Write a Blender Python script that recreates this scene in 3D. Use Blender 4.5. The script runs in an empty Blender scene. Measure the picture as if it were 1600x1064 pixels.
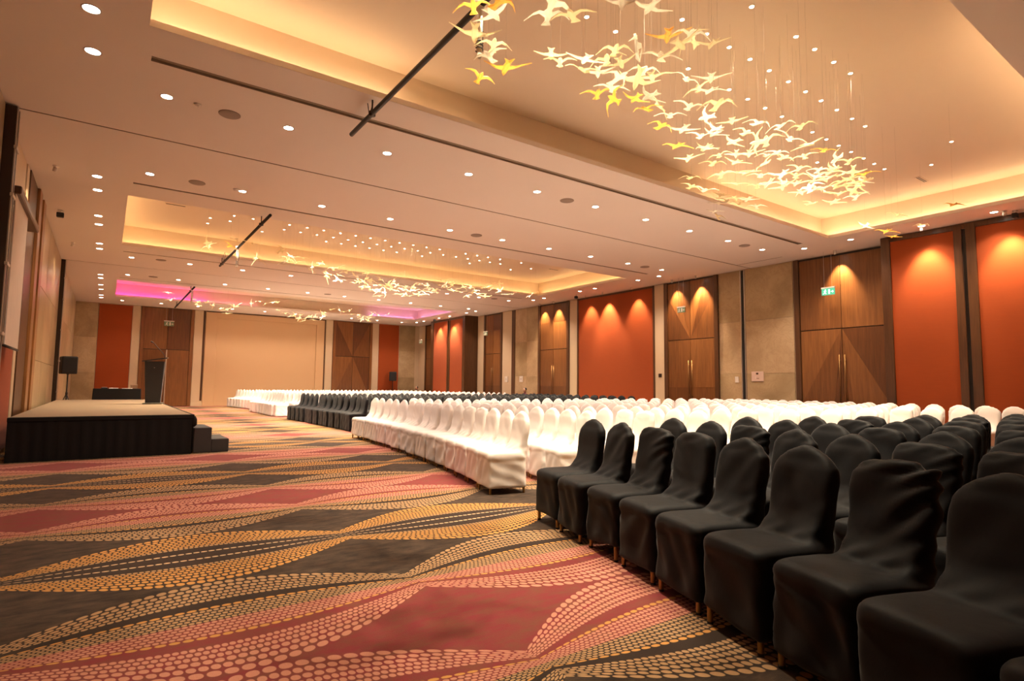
import bpy, bmesh, math, random
import numpy as np
from mathutils import Vector, Matrix

PI = math.pi
C = bpy.context.scene.collection

# ---------------------------------------------------------------- camera
EYE = 1.25
yaw, pitch, roll = math.radians(35.2736), math.radians(4.5593), math.radians(0.57145)
fw = Vector((math.sin(yaw)*math.cos(pitch), math.cos(yaw)*math.cos(pitch), math.sin(pitch)))
rt = Vector((math.cos(yaw), -math.sin(yaw), 0))
up = rt.cross(fw)
r2 = rt*math.cos(roll) + up*math.sin(roll)
u2 = -rt*math.sin(roll) + up*math.cos(roll)
cam_data = bpy.data.cameras.new('camera')
cam_data.sensor_width = 36
cam_data.lens = 897.0/1600*36
cam_data.clip_start = 0.05
cam = bpy.data.objects.new('camera', cam_data)
C.objects.link(cam)
M = Matrix.Identity(4)
for i in range(3):
    M[i][0], M[i][1], M[i][2] = r2[i], u2[i], -fw[i]
M.translation = (0, 0, EYE)
cam.matrix_world = M
bpy.context.scene.camera = cam

def to_px(p):
    q = Vector(p) - Vector((0, 0, EYE))
    z = q.dot(fw)
    if z < 0.05: return None
    return 800 + 897*q.dot(r2)/z, 532 - 897*q.dot(u2)/z

# ---------------------------------------------------------------- world, exposure, light levels
world = bpy.data.worlds.new('world')
bpy.context.scene.world = world
world.use_nodes = True
world.node_tree.nodes['Background'].inputs[0].default_value = (1, .8, .62, 1)
world.node_tree.nodes['Background'].inputs[1].default_value = 0.0
vs = bpy.context.scene.view_settings
vs.view_transform = 'Standard'
vs.look = 'None'
vs.gamma = 1
vs.use_curve_mapping = False
vs.exposure = 1.1
DOWN_W = 138.0
DOWN_COL = (1, .79, .64)
PIN_W = 120.0
PIN_COL = (1, .82, .58)
WASH_W = 250.0
WASH_COL = (1, .70, .42)
COVE_E = 14.0
COVE_COL = (1, .72, .42)
PINK_COL = (1, .06, .52)
LILAC_COL = (.9, .35, 1)

# ---------------------------------------------------------------- helpers
def prop(o, label=None, cat=None, group=None, kind=None):
    if label: o['label'] = label
    if cat: o['category'] = cat
    if group: o['group'] = group
    if kind: o['kind'] = kind
    return o

def empty(name, loc=(0, 0, 0), rz=0, label=None, cat=None, group=None, kind=None, parent=None):
    o = bpy.data.objects.new(name, None)
    o.empty_display_size = .1
    C.objects.link(o)
    o.location = loc
    o.rotation_euler = (0, 0, rz)
    if parent: o.parent = parent
    return prop(o, label, cat, group, kind)

class MB:
    """collects verts and faces of ONE mesh"""
    def __init__(self): self.v = []; self.f = []
    def add(self, v, f):
        n = len(self.v)
        self.v += [tuple(p) for p in v]
        self.f += [tuple(i+n for i in q) for q in f]
        return self
    def box(self, x0, x1, y0, y1, z0, z1):
        return self.add([(x0, y0, z0), (x1, y0, z0), (x1, y1, z0), (x0, y1, z0), (x0, y0, z1), (x1, y0, z1), (x1, y1, z1), (x0, y1, z1)],
                        [(0, 3, 2, 1), (4, 5, 6, 7), (0, 1, 5, 4), (1, 2, 6, 5), (2, 3, 7, 6), (3, 0, 4, 7)])
    def bevbox(self, x0, x1, y0, y1, z0, z1, b):
        rings = []
        for z, d in ((z0, b), (z0+b, 0), (z1-b, 0), (z1, b)):
            rings.append([(x, y, z) for x, y in ((x0+d, y0+b), (x0+b, y0+d), (x1-b, y0+d), (x1-d, y0+b), (x1-d, y1-b), (x1-b, y1-d), (x0+b, y1-d), (x0+d, y1-b))])
        return self.loft(rings)
    def loft(self, rings):
        n = len(rings[0]); base = len(self.v)
        for r in rings: self.v += [tuple(p) for p in r]
        for k in range(len(rings)-1):
            for i in range(n):
                j = (i+1) % n
                self.f.append((base+k*n+i, base+k*n+j, base+(k+1)*n+j, base+(k+1)*n+i))
        self.f.append(tuple(base+i for i in reversed(range(n))))
        self.f.append(tuple(base+(len(rings)-1)*n+i for i in range(n)))
        return self
    def lathe(self, prof, n=16, c=(0, 0, 0)):
        return self.loft([[(c[0]+r*math.cos(2*PI*i/n), c[1]+r*math.sin(2*PI*i/n), c[2]+z) for i in range(n)] for r, z in prof])
    def tube(self, pts, r, n=8):
        pts = [Vector(p) for p in pts]; rings = []
        rs = r if isinstance(r, (list, tuple)) else [r]*len(pts)
        for i, p in enumerate(pts):
            d = (pts[min(i+1, len(pts)-1)] - pts[max(i-1, 0)]).normalized()
            a = d.orthogonal().normalized() if abs(d.z) > .9 else d.cross(Vector((0, 0, 1))).normalized()
            b = d.cross(a)
            rings.append([p + (a*math.cos(2*PI*k/n) + b*math.sin(2*PI*k/n))*rs[i] for k in range(n)])
        return self.loft(rings)
    def prism(self, poly, axis, a, b):
        """polygon in the plane across axis, extruded a..b"""
        def mk(p, t):
            return (t, p[0], p[1]) if axis == 'x' else ((p[0], t, p[1]) if axis == 'y' else (p[0], p[1], t))
        return self.loft([[mk(p, a) for p in poly], [mk(p, b) for p in poly]])
    def mesh(self, name, mat, smooth=False):
        me = bpy.data.meshes.new(name)
        me.from_pydata(self.v, [], self.f)
        bm = bmesh.new(); bm.from_mesh(me)
        bmesh.ops.recalc_face_normals(bm, faces=bm.faces)
        bm.to_mesh(me); bm.free()
        if mat: me.materials.append(mat)
        if smooth:
            for p in me.polygons: p.use_smooth = True
        return me
    def build(self, name, mat, parent=None, smooth=False, loc=None):
        return link(name, self.mesh(name, mat, smooth), parent, loc)

def link(name, me, parent=None, loc=None):
    o = bpy.data.objects.new(name, me)
    C.objects.link(o)
    if parent: o.parent = parent
    if loc: o.location = loc
    return o

def copy_tree(o, parent=None):
    c = o.copy(); C.objects.link(c)
    if parent: c.parent = parent
    for ch in list(o.children): copy_tree(ch, c)
    return c

def ordinal(n):
    w = 'first second third fourth fifth sixth seventh eighth ninth tenth eleventh twelfth thirteenth fourteenth fifteenth sixteenth seventeenth eighteenth nineteenth twentieth'.split()
    return w[n-1] if n <= len(w) else '%d%s' % (n, 'th' if 10 <= n % 100 <= 20 else {1: 'st', 2: 'nd', 3: 'rd'}.get(n % 10, 'th'))

# ---------------------------------------------------------------- materials
class NT:
    def __init__(self, name):
        self.m = bpy.data.materials.new(name); self.m.use_nodes = True
        self.t = self.m.node_tree; self.n = self.t.nodes
        self.b = self.n['Principled BSDF']
    def new(self, typ, **kw):
        d = self.n.new(typ)
        for k, v in kw.items(): setattr(d, k, v)
        return d
    def ln(self, a, b): self.t.links.new(a, b)
    def math(self, op, a, b=None, c=None):
        d = self.new('ShaderNodeMath', operation=op)
        for i, x in enumerate((a, b, c)):
            if x is None: continue
            if hasattr(x, 'is_linked'): self.ln(x, d.inputs[i])
            else: d.inputs[i].default_value = x
        return d.outputs[0]
    def mix(self, f, a, b):
        d = self.new('ShaderNodeMix', data_type='RGBA')
        for s, x in ((d.inputs[0], f), (d.inputs[6], a), (d.inputs[7], b)):
            if hasattr(x, 'is_linked'): self.ln(x, s)
            elif isinstance(x, (int, float)): s.default_value = x
            else: s.default_value = tuple(x)+(1,) if len(x) == 3 else x
        return d.outputs[2]
    def ramp(self, fac, stops, const=False):
        d = self.new('ShaderNodeValToRGB')
        cr = d.color_ramp
        if const: cr.interpolation = 'CONSTANT'
        while len(cr.elements) < len(stops): cr.elements.new(.5)
        for e, (p, c) in zip(cr.elements, stops):
            e.position = p; e.color = tuple(c)+(1,) if len(c) == 3 else c
        self.ln(fac, d.inputs[0])
        return d.outputs[0]
    def pos(self): return self.new('ShaderNodeNewGeometry').outputs['Position']
    def mapped(self, scale, rot=(0, 0, 0), src=None):
        d = self.new('ShaderNodeMapping')
        d.inputs['Scale'].default_value = scale; d.inputs['Rotation'].default_value = rot
        self.ln(src or self.pos(), d.inputs[0])
        return d.outputs[0]
    def noise(self, vec, scale, detail=4, rough=.5, dist=0):
        d = self.new('ShaderNodeTexNoise')
        d.inputs['Scale'].default_value = scale; d.inputs['Detail'].default_value = detail
        d.inputs['Roughness'].default_value = rough; d.inputs['Distortion'].default_value = dist
        self.ln(vec, d.inputs['Vector'])
        return d.outputs['Fac']
    def bump(self, h, strength, dist=.01):
        d = self.new('ShaderNodeBump')
        d.inputs['Strength'].default_value = strength; d.inputs['Distance'].default_value = dist
        self.ln(h, d.inputs['Height']); self.ln(d.outputs[0], self.b.inputs['Normal'])
    def base(self, c):
        if hasattr(c, 'is_linked'): self.ln(c, self.b.inputs['Base Color'])
        else: self.b.inputs['Base Color'].default_value = tuple(c)+(1,)
    def set(self, rough=.6, metal=0, spec=.5):
        self.b.inputs['Roughness'].default_value = rough
        self.b.inputs['Metallic'].default_value = metal
        self.b.inputs['Specular IOR Level'].default_value = spec
        return self.m

def plain(name, col, rough=.6, metal=0, spec=.5, var=.06, scale=6):
    n = NT(name)
    f = n.noise(n.pos(), scale, 3)
    n.base(n.mix(f, tuple(max(0, c*(1-var)) for c in col), tuple(min(1, c*(1+var)) for c in col)))
    return n.set(rough, metal, spec)

def emitter(name, col, strength, base=(.8, .8, .8)):
    m = bpy.data.materials.new(name); m.use_nodes = True
    b = m.node_tree.nodes['Principled BSDF']
    b.inputs['Base Color'].default_value = tuple(base)+(1,)
    b.inputs['Emission Color'].default_value = tuple(col)+(1,)
    b.inputs['Emission Strength'].default_value = strength
    return m

def wood(name, dark, light, rz=0, rough=.35, axis='z'):
    n = NT(name)
    sc = {'z': (9, 9, .55), 'y': (9, .55, 9), 'x': (.55, 9, 9)}[axis]
    v = n.mapped(sc, (rz, 0, 0) if axis == 'z' else (0, 0, 0))
    f = n.noise(v, 2.2, 6, .62, .6)
    n.base(n.ramp(f, [(.3, dark), (.7, light)]))
    n.bump(f, .08)
    return n.set(rough)

def marble(name, lo, hi, vein):
    n = NT(name)
    p = n.pos()
    f = n.noise(p, .8, 4, .5, 1.0)
    base = n.ramp(f, [(.3, lo), (.62, hi)])
    g = n.noise(p, 1.7, 8, .65, 2.4)
    v = n.math('ABSOLUTE', n.math('SUBTRACT', g, .5))
    k = n.math('MULTIPLY', n.math('SUBTRACT', 1.0, n.math('MINIMUM', n.math('MULTIPLY', v, 26.0), 1.0)), .32)
    n.base(n.mix(k, base, vein))
    return n.set(.28)

paint = plain('ceiling_paint', (.74, .645, .575), .8, var=.015, scale=1.2)
coffer_paint = plain('coffer_paint', (.74, .60, .46), .8, var=.01, scale=1)
slot_dark = plain('slot_dark', (.33, .25, .18), .8)
wall_paint = plain('cream_wall', (.60, .46, .30), .6, var=.03)
far_paint = plain('screen_cream', (.60, .39, .21), .7, var=.02, scale=1)
marble_m = marble('beige_marble', (.33, .235, .12), (.47, .35, .195), (.28, .17, .08))
marble_b = marble('beige_marble_pale', (.41, .285, .155), (.54, .40, .235), (.31, .19, .10))
wood_a = wood('walnut_veneer', (.115, .040, .011), (.20, .078, .021))
wood_b = wood('walnut_veneer_slant', (.155, .058, .016), (.25, .100, .028), .8)
wood_c = wood('walnut_veneer_cross', (.085, .028, .008), (.15, .055, .015), -.8)
wood_d = wood('walnut_frame', (.06, .024, .009), (.11, .046, .017))
wood_gold = wood('oak_frame', (.20, .085, .025), (.42, .20, .07))
black_m = plain('black_matt', (.012, .011, .011), .55)
black_cloth = plain('black_stage_cloth', (.010, .0095, .009), .85, spec=.2)
stage_top_m = plain('stage_carpet', (.27, .195, .125), .9, spec=.1, var=.05, scale=40)
step_m = plain('step_grey', (.035, .033, .032), .8)
metal_m = plain('brushed_aluminium', (.55, .50, .45), .35, .9)
dark_metal = plain('dark_bronze', (.045, .030, .022), .4, .6)
brass_m = plain('brass', (.30, .18, .07), .45, .9, var=.1, scale=20)
white_plastic = plain('white_plastic', (.72, .64, .55), .45)
grey_grille = plain('speaker_grille', (.30, .23, .185), .7)
plaque_m = plain('plaque', (.66, .48, .38), .4)
skin_m = plain('skin', (.42, .22, .14), .5)
hair_m = plain('dark_hair', (.02, .012, .01), .5)
shirt_m = plain('plum_shirt', (.12, .03, .05), .8)
paper_m = plain('paper', (.8, .76, .7), .7)
box_brown = plain('brown_box', (.20, .10, .05), .6)

def fabric(name, col, rib=True):
    n = NT(name)
    p = n.pos()
    f = n.noise(n.mapped((1, 1, 40)), 3, 4)
    n.base(n.mix(f, tuple(c*.88 for c in col), tuple(c*1.1 for c in col)))
    if rib: n.bump(f, .12)
    n.b.inputs['Sheen Weight'].default_value = .05
    return n.set(.85, 0, .2)
red_fab = fabric('terracotta_fabric', (.33, .064, .0135))

def cover(name, col, rough, sheen):
    n = NT(name)
    tc = n.new('ShaderNodeTexCoord').outputs['Object']
    f = n.noise(tc, 5, 4)
    n.base(n.mix(f, tuple(c*.93 for c in col), tuple(min(1, c*1.05) for c in col)))
    g = n.noise(n.mapped((1, 1, .5), src=tc), 16, 5, .6, .8)
    n.bump(g, .12, .01)
    n.b.inputs['Sheen Weight'].default_value = sheen
    n.b.inputs['Sheen Roughness'].default_value = .4
    return n.set(rough, 0, .14)
white_cov = cover('white_chair_cover', (.74, .69, .66), .85, .05)
black_cov = cover('black_chair_cover', (.0080, .0082, .0100), .66, .08)

def bird_mat(name, col):
    n = NT(name)
    n.base(col)
    n.set(.35)
    tr = n.new('ShaderNodeBsdfTranslucent'); tr.inputs[0].default_value = tuple(col)+(1,)
    mx = n.new('ShaderNodeMixShader'); mx.inputs[0].default_value = .68
    n.ln(n.b.outputs[0], mx.inputs[1]); n.ln(tr.outputs[0], mx.inputs[2])
    n.ln(mx.outputs[0], n.n['Material Output'].inputs[0])
    return n.m
bird_mats = {'w': bird_mat('bird_white', (.97, .93, .82)), 'y': bird_mat('bird_cream', (.96, .88, .66)), 'a': bird_mat('bird_amber', (.93, .66, .26))}

def carpet_mat():
    n = NT('swirl_carpet')
    sx = n.new('ShaderNodeSeparateXYZ'); n.ln(n.pos(), sx.inputs[0])
    X, Y = sx.outputs[0], sx.outputs[1]
    PX, PY, R = 2.15, 1.345, 14
    ft = n.math('FRACT', n.math('DIVIDE', n.math('SUBTRACT', X, 1.7-PX*20), PX))
    S = n.math('ADD', n.math('MULTIPLY', n.math('SINE', n.math('MULTIPLY', ft, PI)), .78), .22)
    yy = n.math('ADD', n.math('DIVIDE', n.math('SUBTRACT', Y, 2.12), PY), 30.0)
    k = n.math('FLOOR', n.math('ADD', yy, .5))
    d = n.math('MULTIPLY', n.math('SUBTRACT', yy, k), 2.0)
    a = n.math('DIVIDE', n.math('ABSOLUTE', d), S)
    inlens = n.math('LESS_THAN', a, 1.0)
    m = n.math('FLOOR', yy)
    isred = n.math('LESS_THAN', n.math('MODULO', m, 3.0), .5)
    kk = n.math('MODULO', k, 3.0)
    isdd = n.math('MULTIPLY', n.math('GREATER_THAN', kk, 1.5), 1.0)
    v = n.math('MULTIPLY', n.math('MULTIPLY', a, n.math('SUBTRACT', 1.4, n.math('MULTIPLY', a, .4))), float(R)-.001)
    row = n.math('FLOOR', v)
    fv = n.math('SUBTRACT', n.math('SUBTRACT', v, row), .5)
    rfac = n.math('DIVIDE', n.math('ADD', row, .5), float(R))
    ORG, BEI, PNK, LIT = (.63, .31, .085), (.49, .30, .15), (.61, .275, .19), (.66, .46, .27)
    OFF = None
    DR = [(BEI, .034)]*5 + [(ORG, .058)] + [OFF]*2 + [(BEI, .036)]*3 + [(BEI, .046)]*2 + [(BEI, .062)]
    RR = [(PNK, .034)]*5 + [(ORG, .058)] + [OFF]*2 + [(PNK, .034)]*3 + [(PNK, .048)]*2 + [(PNK, .068)]
    DD = [OFF]*2 + [(LIT, .05)] + [OFF]*3 + [(BEI, .034)]*1 + [(ORG, .036)]*4 + [(ORG, .046)]*2 + [(ORG, .056)]
    def ramps(L):
        col, par = [], []
        for i, e in enumerate(L):
            c, pt = e if e else ((0, 0, 0), .05)
            col.append((i/R, c)); par.append((i/R, (pt*10, 1.0 if e else 0.0, 0)))
        return n.ramp(rfac, col, True), n.ramp(rfac, par, True)
    cDR, pDR = ramps(DR); cRR, pRR = ramps(RR); cDD, pDD = ramps(DD)
    col = n.mix(isred, n.mix(isdd, cDR, cDD), cRR)
    par = n.mix(isred, n.mix(isdd, pDR, pDD), pRR)
    sp = n.new('ShaderNodeSeparateColor'); n.ln(par, sp.inputs[0])
    pt = n.math('MULTIPLY', sp.outputs[0], .1)
    u = n.math('ADD', n.math('DIVIDE', n.math('ADD', X, 50.0), pt), n.math('MULTIPLY', n.math('MODULO', row, 2.0), .5))
    fu = n.math('SUBTRACT', n.math('FRACT', u), .5)
    e = n.math('ADD', n.math('POWER', n.math('ABSOLUTE', n.math('DIVIDE', fu, .42)), 2.2), n.math('POWER', n.math('ABSOLUTE', n.math('DIVIDE', fv, .40)), 2.2))
    dot = n.math('SUBTRACT', 1.0, n.math('MINIMUM', n.math('MAXIMUM', n.math('MULTIPLY', n.math('SUBTRACT', e, .8), 3.0), 0.0), 1.0))
    mask = n.math('MULTIPLY', n.math('MULTIPLY', dot, sp.outputs[1]), inlens)
    nz = n.noise(n.mapped((1, 2.2, 1)), 5.5, 7, .65)
    dark = n.ramp(nz, [(.34, (.016, .011, .009)), (.66, (.080, .052, .035))])
    red = n.ramp(nz, [(.36, (.25, .031, .042)), (.68, (.205, .066, .042))])
    lensdark = n.mix(nz, (.018, .011, .009), (.04, .025, .018))
    bg = n.mix(isred, n.mix(inlens, dark, lensdark), red)
    fine = n.noise(n.pos(), 160, 2)
    c = n.mix(mask, bg, col)
    c2 = n.mix(n.math('MULTIPLY', fine, .35), c, (.05, .03, .02))
    n.base(c2)
    n.bump(fine, .25, .006)
    n.b.inputs['Sheen Weight'].default_value = .08
    return n.set(.92, 0, .1)
carpet = carpet_mat()

lens_on = emitter('lamp_lens', (1, .90, .72), 14)
pin_on = emitter('pin_lens', (1, .88, .62), 18)
cove_on = emitter('cove_strip', COVE_COL, COVE_E)
cove_mid = emitter('cove_strip_soft', (1, .66, .30), COVE_E*.66)
cove_dim = emitter('cove_strip_dim', COVE_COL, COVE_E*.22)
pink_on = emitter('cove_strip_pink', PINK_COL, COVE_E*.9)
pink_dim = emitter('cove_strip_pink_dim', (1, .28, .42), COVE_E*.4)
lilac_on = emitter('cove_strip_lilac', LILAC_COL, COVE_E*.55)
exit_green = emitter('exit_sign_green', (.10, .62, .36), .42, (.02, .16, .08))
exit_white = emitter('exit_sign_white', (.8, 1, .9), .5)
glow_edge = emitter('lit_door_gap', (1, .78, .5), 1.2)

def spot_lamp(name, parent, loc, watts, col, size, blend, radius, target=None):
    l = bpy.data.lights.new(name, 'SPOT')
    l.energy = watts; l.color = col; l.spot_size = math.radians(size); l.spot_blend = blend; l.shadow_soft_size = radius
    o = bpy.data.objects.new(name, l); C.objects.link(o)
    o.parent = parent; o.location = loc
    if target is not None:
        d = Vector(target) - (Vector(parent.location) + Vector(loc))
        o.rotation_euler = d.to_track_quat('-Z', 'Y').to_euler()
    return o

# ---------------------------------------------------------------- room shell
XL, XR, YN, YF, H, HS = -1.40, 17.4, -1.6, 35.5, 5.25, 5.9
PXB = 16.6                       # face of the boxed-out bays on the long wall
COF = [(.2, 15.5, 2.0, 7.4), (.2, 15.5, 14.6, 20.0), (.2, 15.5, 27.05, 32.3)]
SLOTS = [(.26, 15.5, 8.10, 8.22), (.26, 15.45, 13.57, 13.65), (.26, 15.4, 21.0, 21.07), (.26, 15.4, 26.34, 26.40)]
TRK = [(XL, XR, 10.83, 10.87), (16.58, 16.62, 9.3, 10.83), (XL, XR, 23.63, 23.67)]
holes = COF + SLOTS + TRK

def grid_with_holes(x0, x1, y0, y1, z, hs):
    xs = sorted({x0, x1} | {min(max(h[0], x0), x1) for h in hs} | {min(max(h[1], x0), x1) for h in hs})
    ys = sorted({y0, y1} | {h[2] for h in hs} | {h[3] for h in hs})
    m = MB()
    for a, b in zip(xs, xs[1:]):
        for c, d in zip(ys, ys[1:]):
            mx, my = (a+b)/2, (c+d)/2
            if any(h[0] < mx < h[1] and h[2] < my < h[3] for h in hs): continue
            m.add([(a, c, z), (b, c, z), (b, d, z), (a, d, z)], [(0, 3, 2, 1)])
    bm = m
    return bm

fl = MB().box(XL-.3, XR+.3, YN-.3, YF+.3, -.12, 0).build('floor', carpet); prop(fl, kind='structure')
ce = grid_with_holes(XL, XR, YN, YF, H, holes).build('ceiling', paint); prop(ce, kind='structure')
top = MB().box(XL-.3, XR+.3, YN-.3, YF+.3, 6.2, 6.3).build('roof_slab', paint, ce)
sl = MB()
for x0, x1, y0, y1 in SLOTS + TRK:
    sl.add([(x0, y0, H), (x1, y0, H), (x1, y1, H), (x0, y1, H), (x0, y0, H+.035), (x1, y0, H+.035), (x1, y1, H+.035), (x0, y1, H+.035)],
           [(4, 5, 6, 7), (0, 1, 5, 4), (1, 2, 6, 5), (2, 3, 7, 6), (3, 0, 4, 7)])
sl.build('slot_recess', slot_dark, ce)
# thin bright edge trims along the slots
for x0, x1, y0, y1 in SLOTS:
    MB().box(x0, x1, y0-.012, y0, H-.004, H+.03).build('slot_edge', slot_dark, ce)

for ci, (x0, x1, y0, y1) in enumerate(COF):
    root = empty('ceiling_coffer', ((x0+x1)/2, (y0+y1)/2, H), kind='structure')
    rx, ry, rz = root.location
    g = .32
    lip = MB()
    for a, b, c, d in ((x0-.03, x1+.03, y0-.03, y0), (x0-.03, x1+.03, y1, y1+.03), (x0-.03, x0, y0, y1), (x1, x1+.03, y0, y1)):
        lip.box(a-rx, b-rx, c-ry, d-ry, .003, .085)
    lip.build('lip', paint, root)
    tr = MB()
    for a, b, c, d in ((x0-g, x1+g, y0-g, y0-.03), (x0-g, x1+g, y1+.03, y1+g), (x0-g, x0-.03, y0-.03, y1+.03), (x1+.03, x1+g, y0-.03, y1+.03)):
        tr.box(a-rx, b-rx, c-ry, d-ry, .02, .035)
    tr.build('trough', coffer_paint, root)
    cw = MB()
    for a, b, c, d in ((x0-g-.05, x1+g+.05, y0-g-.05, y0-g), (x0-g-.05, x1+g+.05, y1+g, y1+g+.05), (x0-g-.05, x0-g, y0-g, y1+g), (x1+g, x1+g+.05, y0-g, y1+g)):
        cw.box(a-rx, b-rx, c-ry, d-ry, .02, HS-H+.02)
    cw.build('cove_wall', coffer_paint, root)
    MB().box(x0-g-.05-rx, x1+g+.05-rx, y0-g-.05-ry, y1+g+.05-ry, HS-H, HS-H+.05).build('soffit', coffer_paint, root)

# cove light strips lying in the troughs (real lamps)
STR = []
STR += [('warm', .2, 3.4, 7.57, 7.60), ('warm', 10.6, 15.6, 7.57, 7.60), ('warm', 15.64, 15.67, 2.2, 7.5), ('warm', .03, .06, 2.0, 7.4), ('warm', .2, 3.4, 1.80, 1.83), ('warm', 8.6, 15.5, 1.80, 1.83), ('dim', 3.6, 4.6, 7.57, 7.60), ('dim', 9.6, 10.5, 7.57, 7.60)]
STR += [('soft', .2, 15.5, 20.17, 20.20), ('soft', 15.64, 15.67, 14.7, 20.0), ('soft', .03, .06, 14.7, 20.0), ('soft', .2, 15.5, 14.40, 14.43)]
STR += [('pink', .2, 4.0, 32.47, 32.50), ('pink', .03, .06, 27.1, 32.3), ('pinkdim', 4.1, 6.4, 32.47, 32.50), ('pink', .2, 3.2, 26.85, 26.88), ('lilac', 12.6, 15.5, 32.47, 32.50), ('lilac', 15.64, 15.67, 28.0, 32.3)]
where = {0: 'near bird flock', 1: 'middle bird flock', 2: 'far bird flock'}
mats = {'soft': cove_mid, 'warm': cove_on, 'dim': cove_dim, 'pink': pink_on, 'pinkdim': pink_dim, 'lilac': lilac_on}
cols = {'soft': 'soft warm', 'warm': 'warm', 'dim': 'dim warm', 'pink': 'pink', 'pinkdim': 'faint pink', 'lilac': 'lilac'}
cnt = {}
for kd, a, b, c, d in STR:
    ci = 0 if c < 9 else (1 if c < 22 else 2)
    edge = 'far edge' if c > COF[ci][3] else ('near edge' if d < COF[ci][2] else ('door-side end' if a > 15 else 'stage-side end'))
    key = (kd, ci, edge); cnt[key] = cnt.get(key, 0)+1
    o = MB().box(a, b, c, d, H+.035, H+.055).build('cove_light_strip', mats[kd])
    tail = ', second piece' if cnt[key] == 2 else (', first piece' if kd in ('warm', 'dim') and ci == 0 and edge in ('far edge', 'near edge') else '')
    prop(o, '%s cove light strip along %s of coffer above %s%s' % (cols[kd], edge, where[ci], tail), 'light strip', 'cove light strips')

# walls
def wall(name, x0, x1, y0, y1, mat=wall_paint):
    o = MB().box(x0, x1, y0, y1, 0, 6.2).build(name, mat)
    return prop(o, kind='structure')
w_r = wall('wall_right', XR, XR+.25, YN-.3, YF+.3)
w_l = wall('wall_left', XL-.25, XL, YN-.3, YF+.3)
w_f = wall('wall_back', XL-.25, XR+.25, YF, YF+.25)
w_n = wall('wall_front', XL-.25, XR+.25, YN-.25, YN)

def rpanel(name, y0, y1, z0, z1, th, mat, parent=w_r, x=XR, bev=.006, label=None):
    o = MB().bevbox(x-th, x+.01, min(y0, y1), max(y0, y1), z0, z1, bev).build(name, mat, parent)
    if label: o['label'] = label
    return o
def lpanel(name, y0, y1, z0, z1, th, mat, parent=w_l, bev=.006):
    return MB().bevbox(XL-.01, XL+th, y0, y1, z0, z1, bev).build(name, mat, parent)
def fpanel(name, x0, x1, z0, z1, th, mat, parent=w_f, bev=.006):
    return MB().bevbox(x0, x1, YF-th, YF+.01, z0, z1, bev).build(name, mat, parent)

ZT = H-.02
def slabs_r(y0, y1, joints=(1.75, 3.5), mats=(marble_m, marble_b), parts=1):
    zs = [0]+list(joints)+[ZT]
    ys = [y0+(y1-y0)*i/parts for i in range(parts+1)]
    for j in range(parts):
        for i in range(len(zs)-1):
            rpanel('marble_slab', ys[j]+.003, ys[j+1]-.003, zs[i]+.003, zs[i+1]-.003, .03, mats[(i+j) % 2], bev=.004)

# --- long wall: from the near bay to the far corner
slabs_r(9.42, 11.06, parts=1); slabs_r(11.24, 12.08)
rpanel('track_jamb', 11.06, 11.10, 0, ZT, .05, metal_m); rpanel('track_jamb', 11.20, 11.24, 0, ZT, .05, metal_m)
rpanel('track_slot', 11.10, 11.20, 0, ZT, .012, black_m)
rpanel('plaster_pier', 14.44, 14.93, 0, ZT, .05, wall_paint)
rpanel('plaster_pier', 19.42, 19.95, 0, ZT, .05, wall_paint)
slabs_r(22.26, 24.26, parts=2)
rpanel('track_jamb', 24.26, 24.55, 0, ZT, .06, wood_d)
rpanel('plaster_pier', 24.55, 25.42, 0, ZT, .05, wall_paint)
rpanel('plaster_pier', 27.22, 27.9, 0, ZT, .05, wall_paint)
rpanel('plaster_pier', 34.55, 35.5, 0, ZT, .06, wall_paint)
# big terracotta panel in a thin dark frame
rpanel('fabric_panel', 15.02, 19.33, .12, ZT-.08, .045, red_fab, label='large terracotta fabric panel between two cream piers')
rpanel('panel_frame', 14.93, 15.02, 0, ZT, .07, wood_d); rpanel('panel_frame', 19.33, 19.42, 0, ZT, .07, wood_d)
rpanel('panel_frame', 15.02, 19.33, 0, .12, .07, wood_d); rpanel('panel_frame', 15.02, 19.33, ZT-.08, ZT, .03, wood_d)

def bay(y0, y1, reds, posts, joints, idx):
    """boxed-out bay standing proud of the long wall"""
    root = MB().box(PXB, XR, y0, y1, 0, H).build('wall_bay', wood_d); prop(root, kind='structure')
    for a, b in reds:
        o = MB().bevbox(PXB-.03, PXB+.005, a, b, .12, H-.14, .008).build('fabric_panel', red_fab, root); o['label'] = 'terracotta fabric panel'
    for a, b in posts:
        MB().bevbox(PXB-.06, PXB+.005, a, b, 0, H-.01, .006).build('timber_post', wood_d, root)
    for a, b in joints:
        MB().box(PXB-.012, PXB+.005, a, b, 0, H-.02).build('shadow_gap', black_m, root)
    MB().bevbox(PXB-.05, PXB+.005, y0+.01, y1-.01, H-.14, H-.01, .006).build('head_rail', wood_d, root)
    return root
bay(YN+.01, 6.58, [(4.98, 6.36), (2.2, 4.55), (-.6, 1.9)], [(6.36, 6.57), (4.82, 4.98), (4.55, 4.74), (1.9, 2.2)], [(4.74, 4.82)], 0)
bay(28.0, 32.2, [(28.3, 29.78), (30.1, 31.85)], [(28.02, 28.3), (29.78, 29.9), (29.98, 30.1), (31.85, 32.18)], [(29.9, 29.98)], 1)

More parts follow.
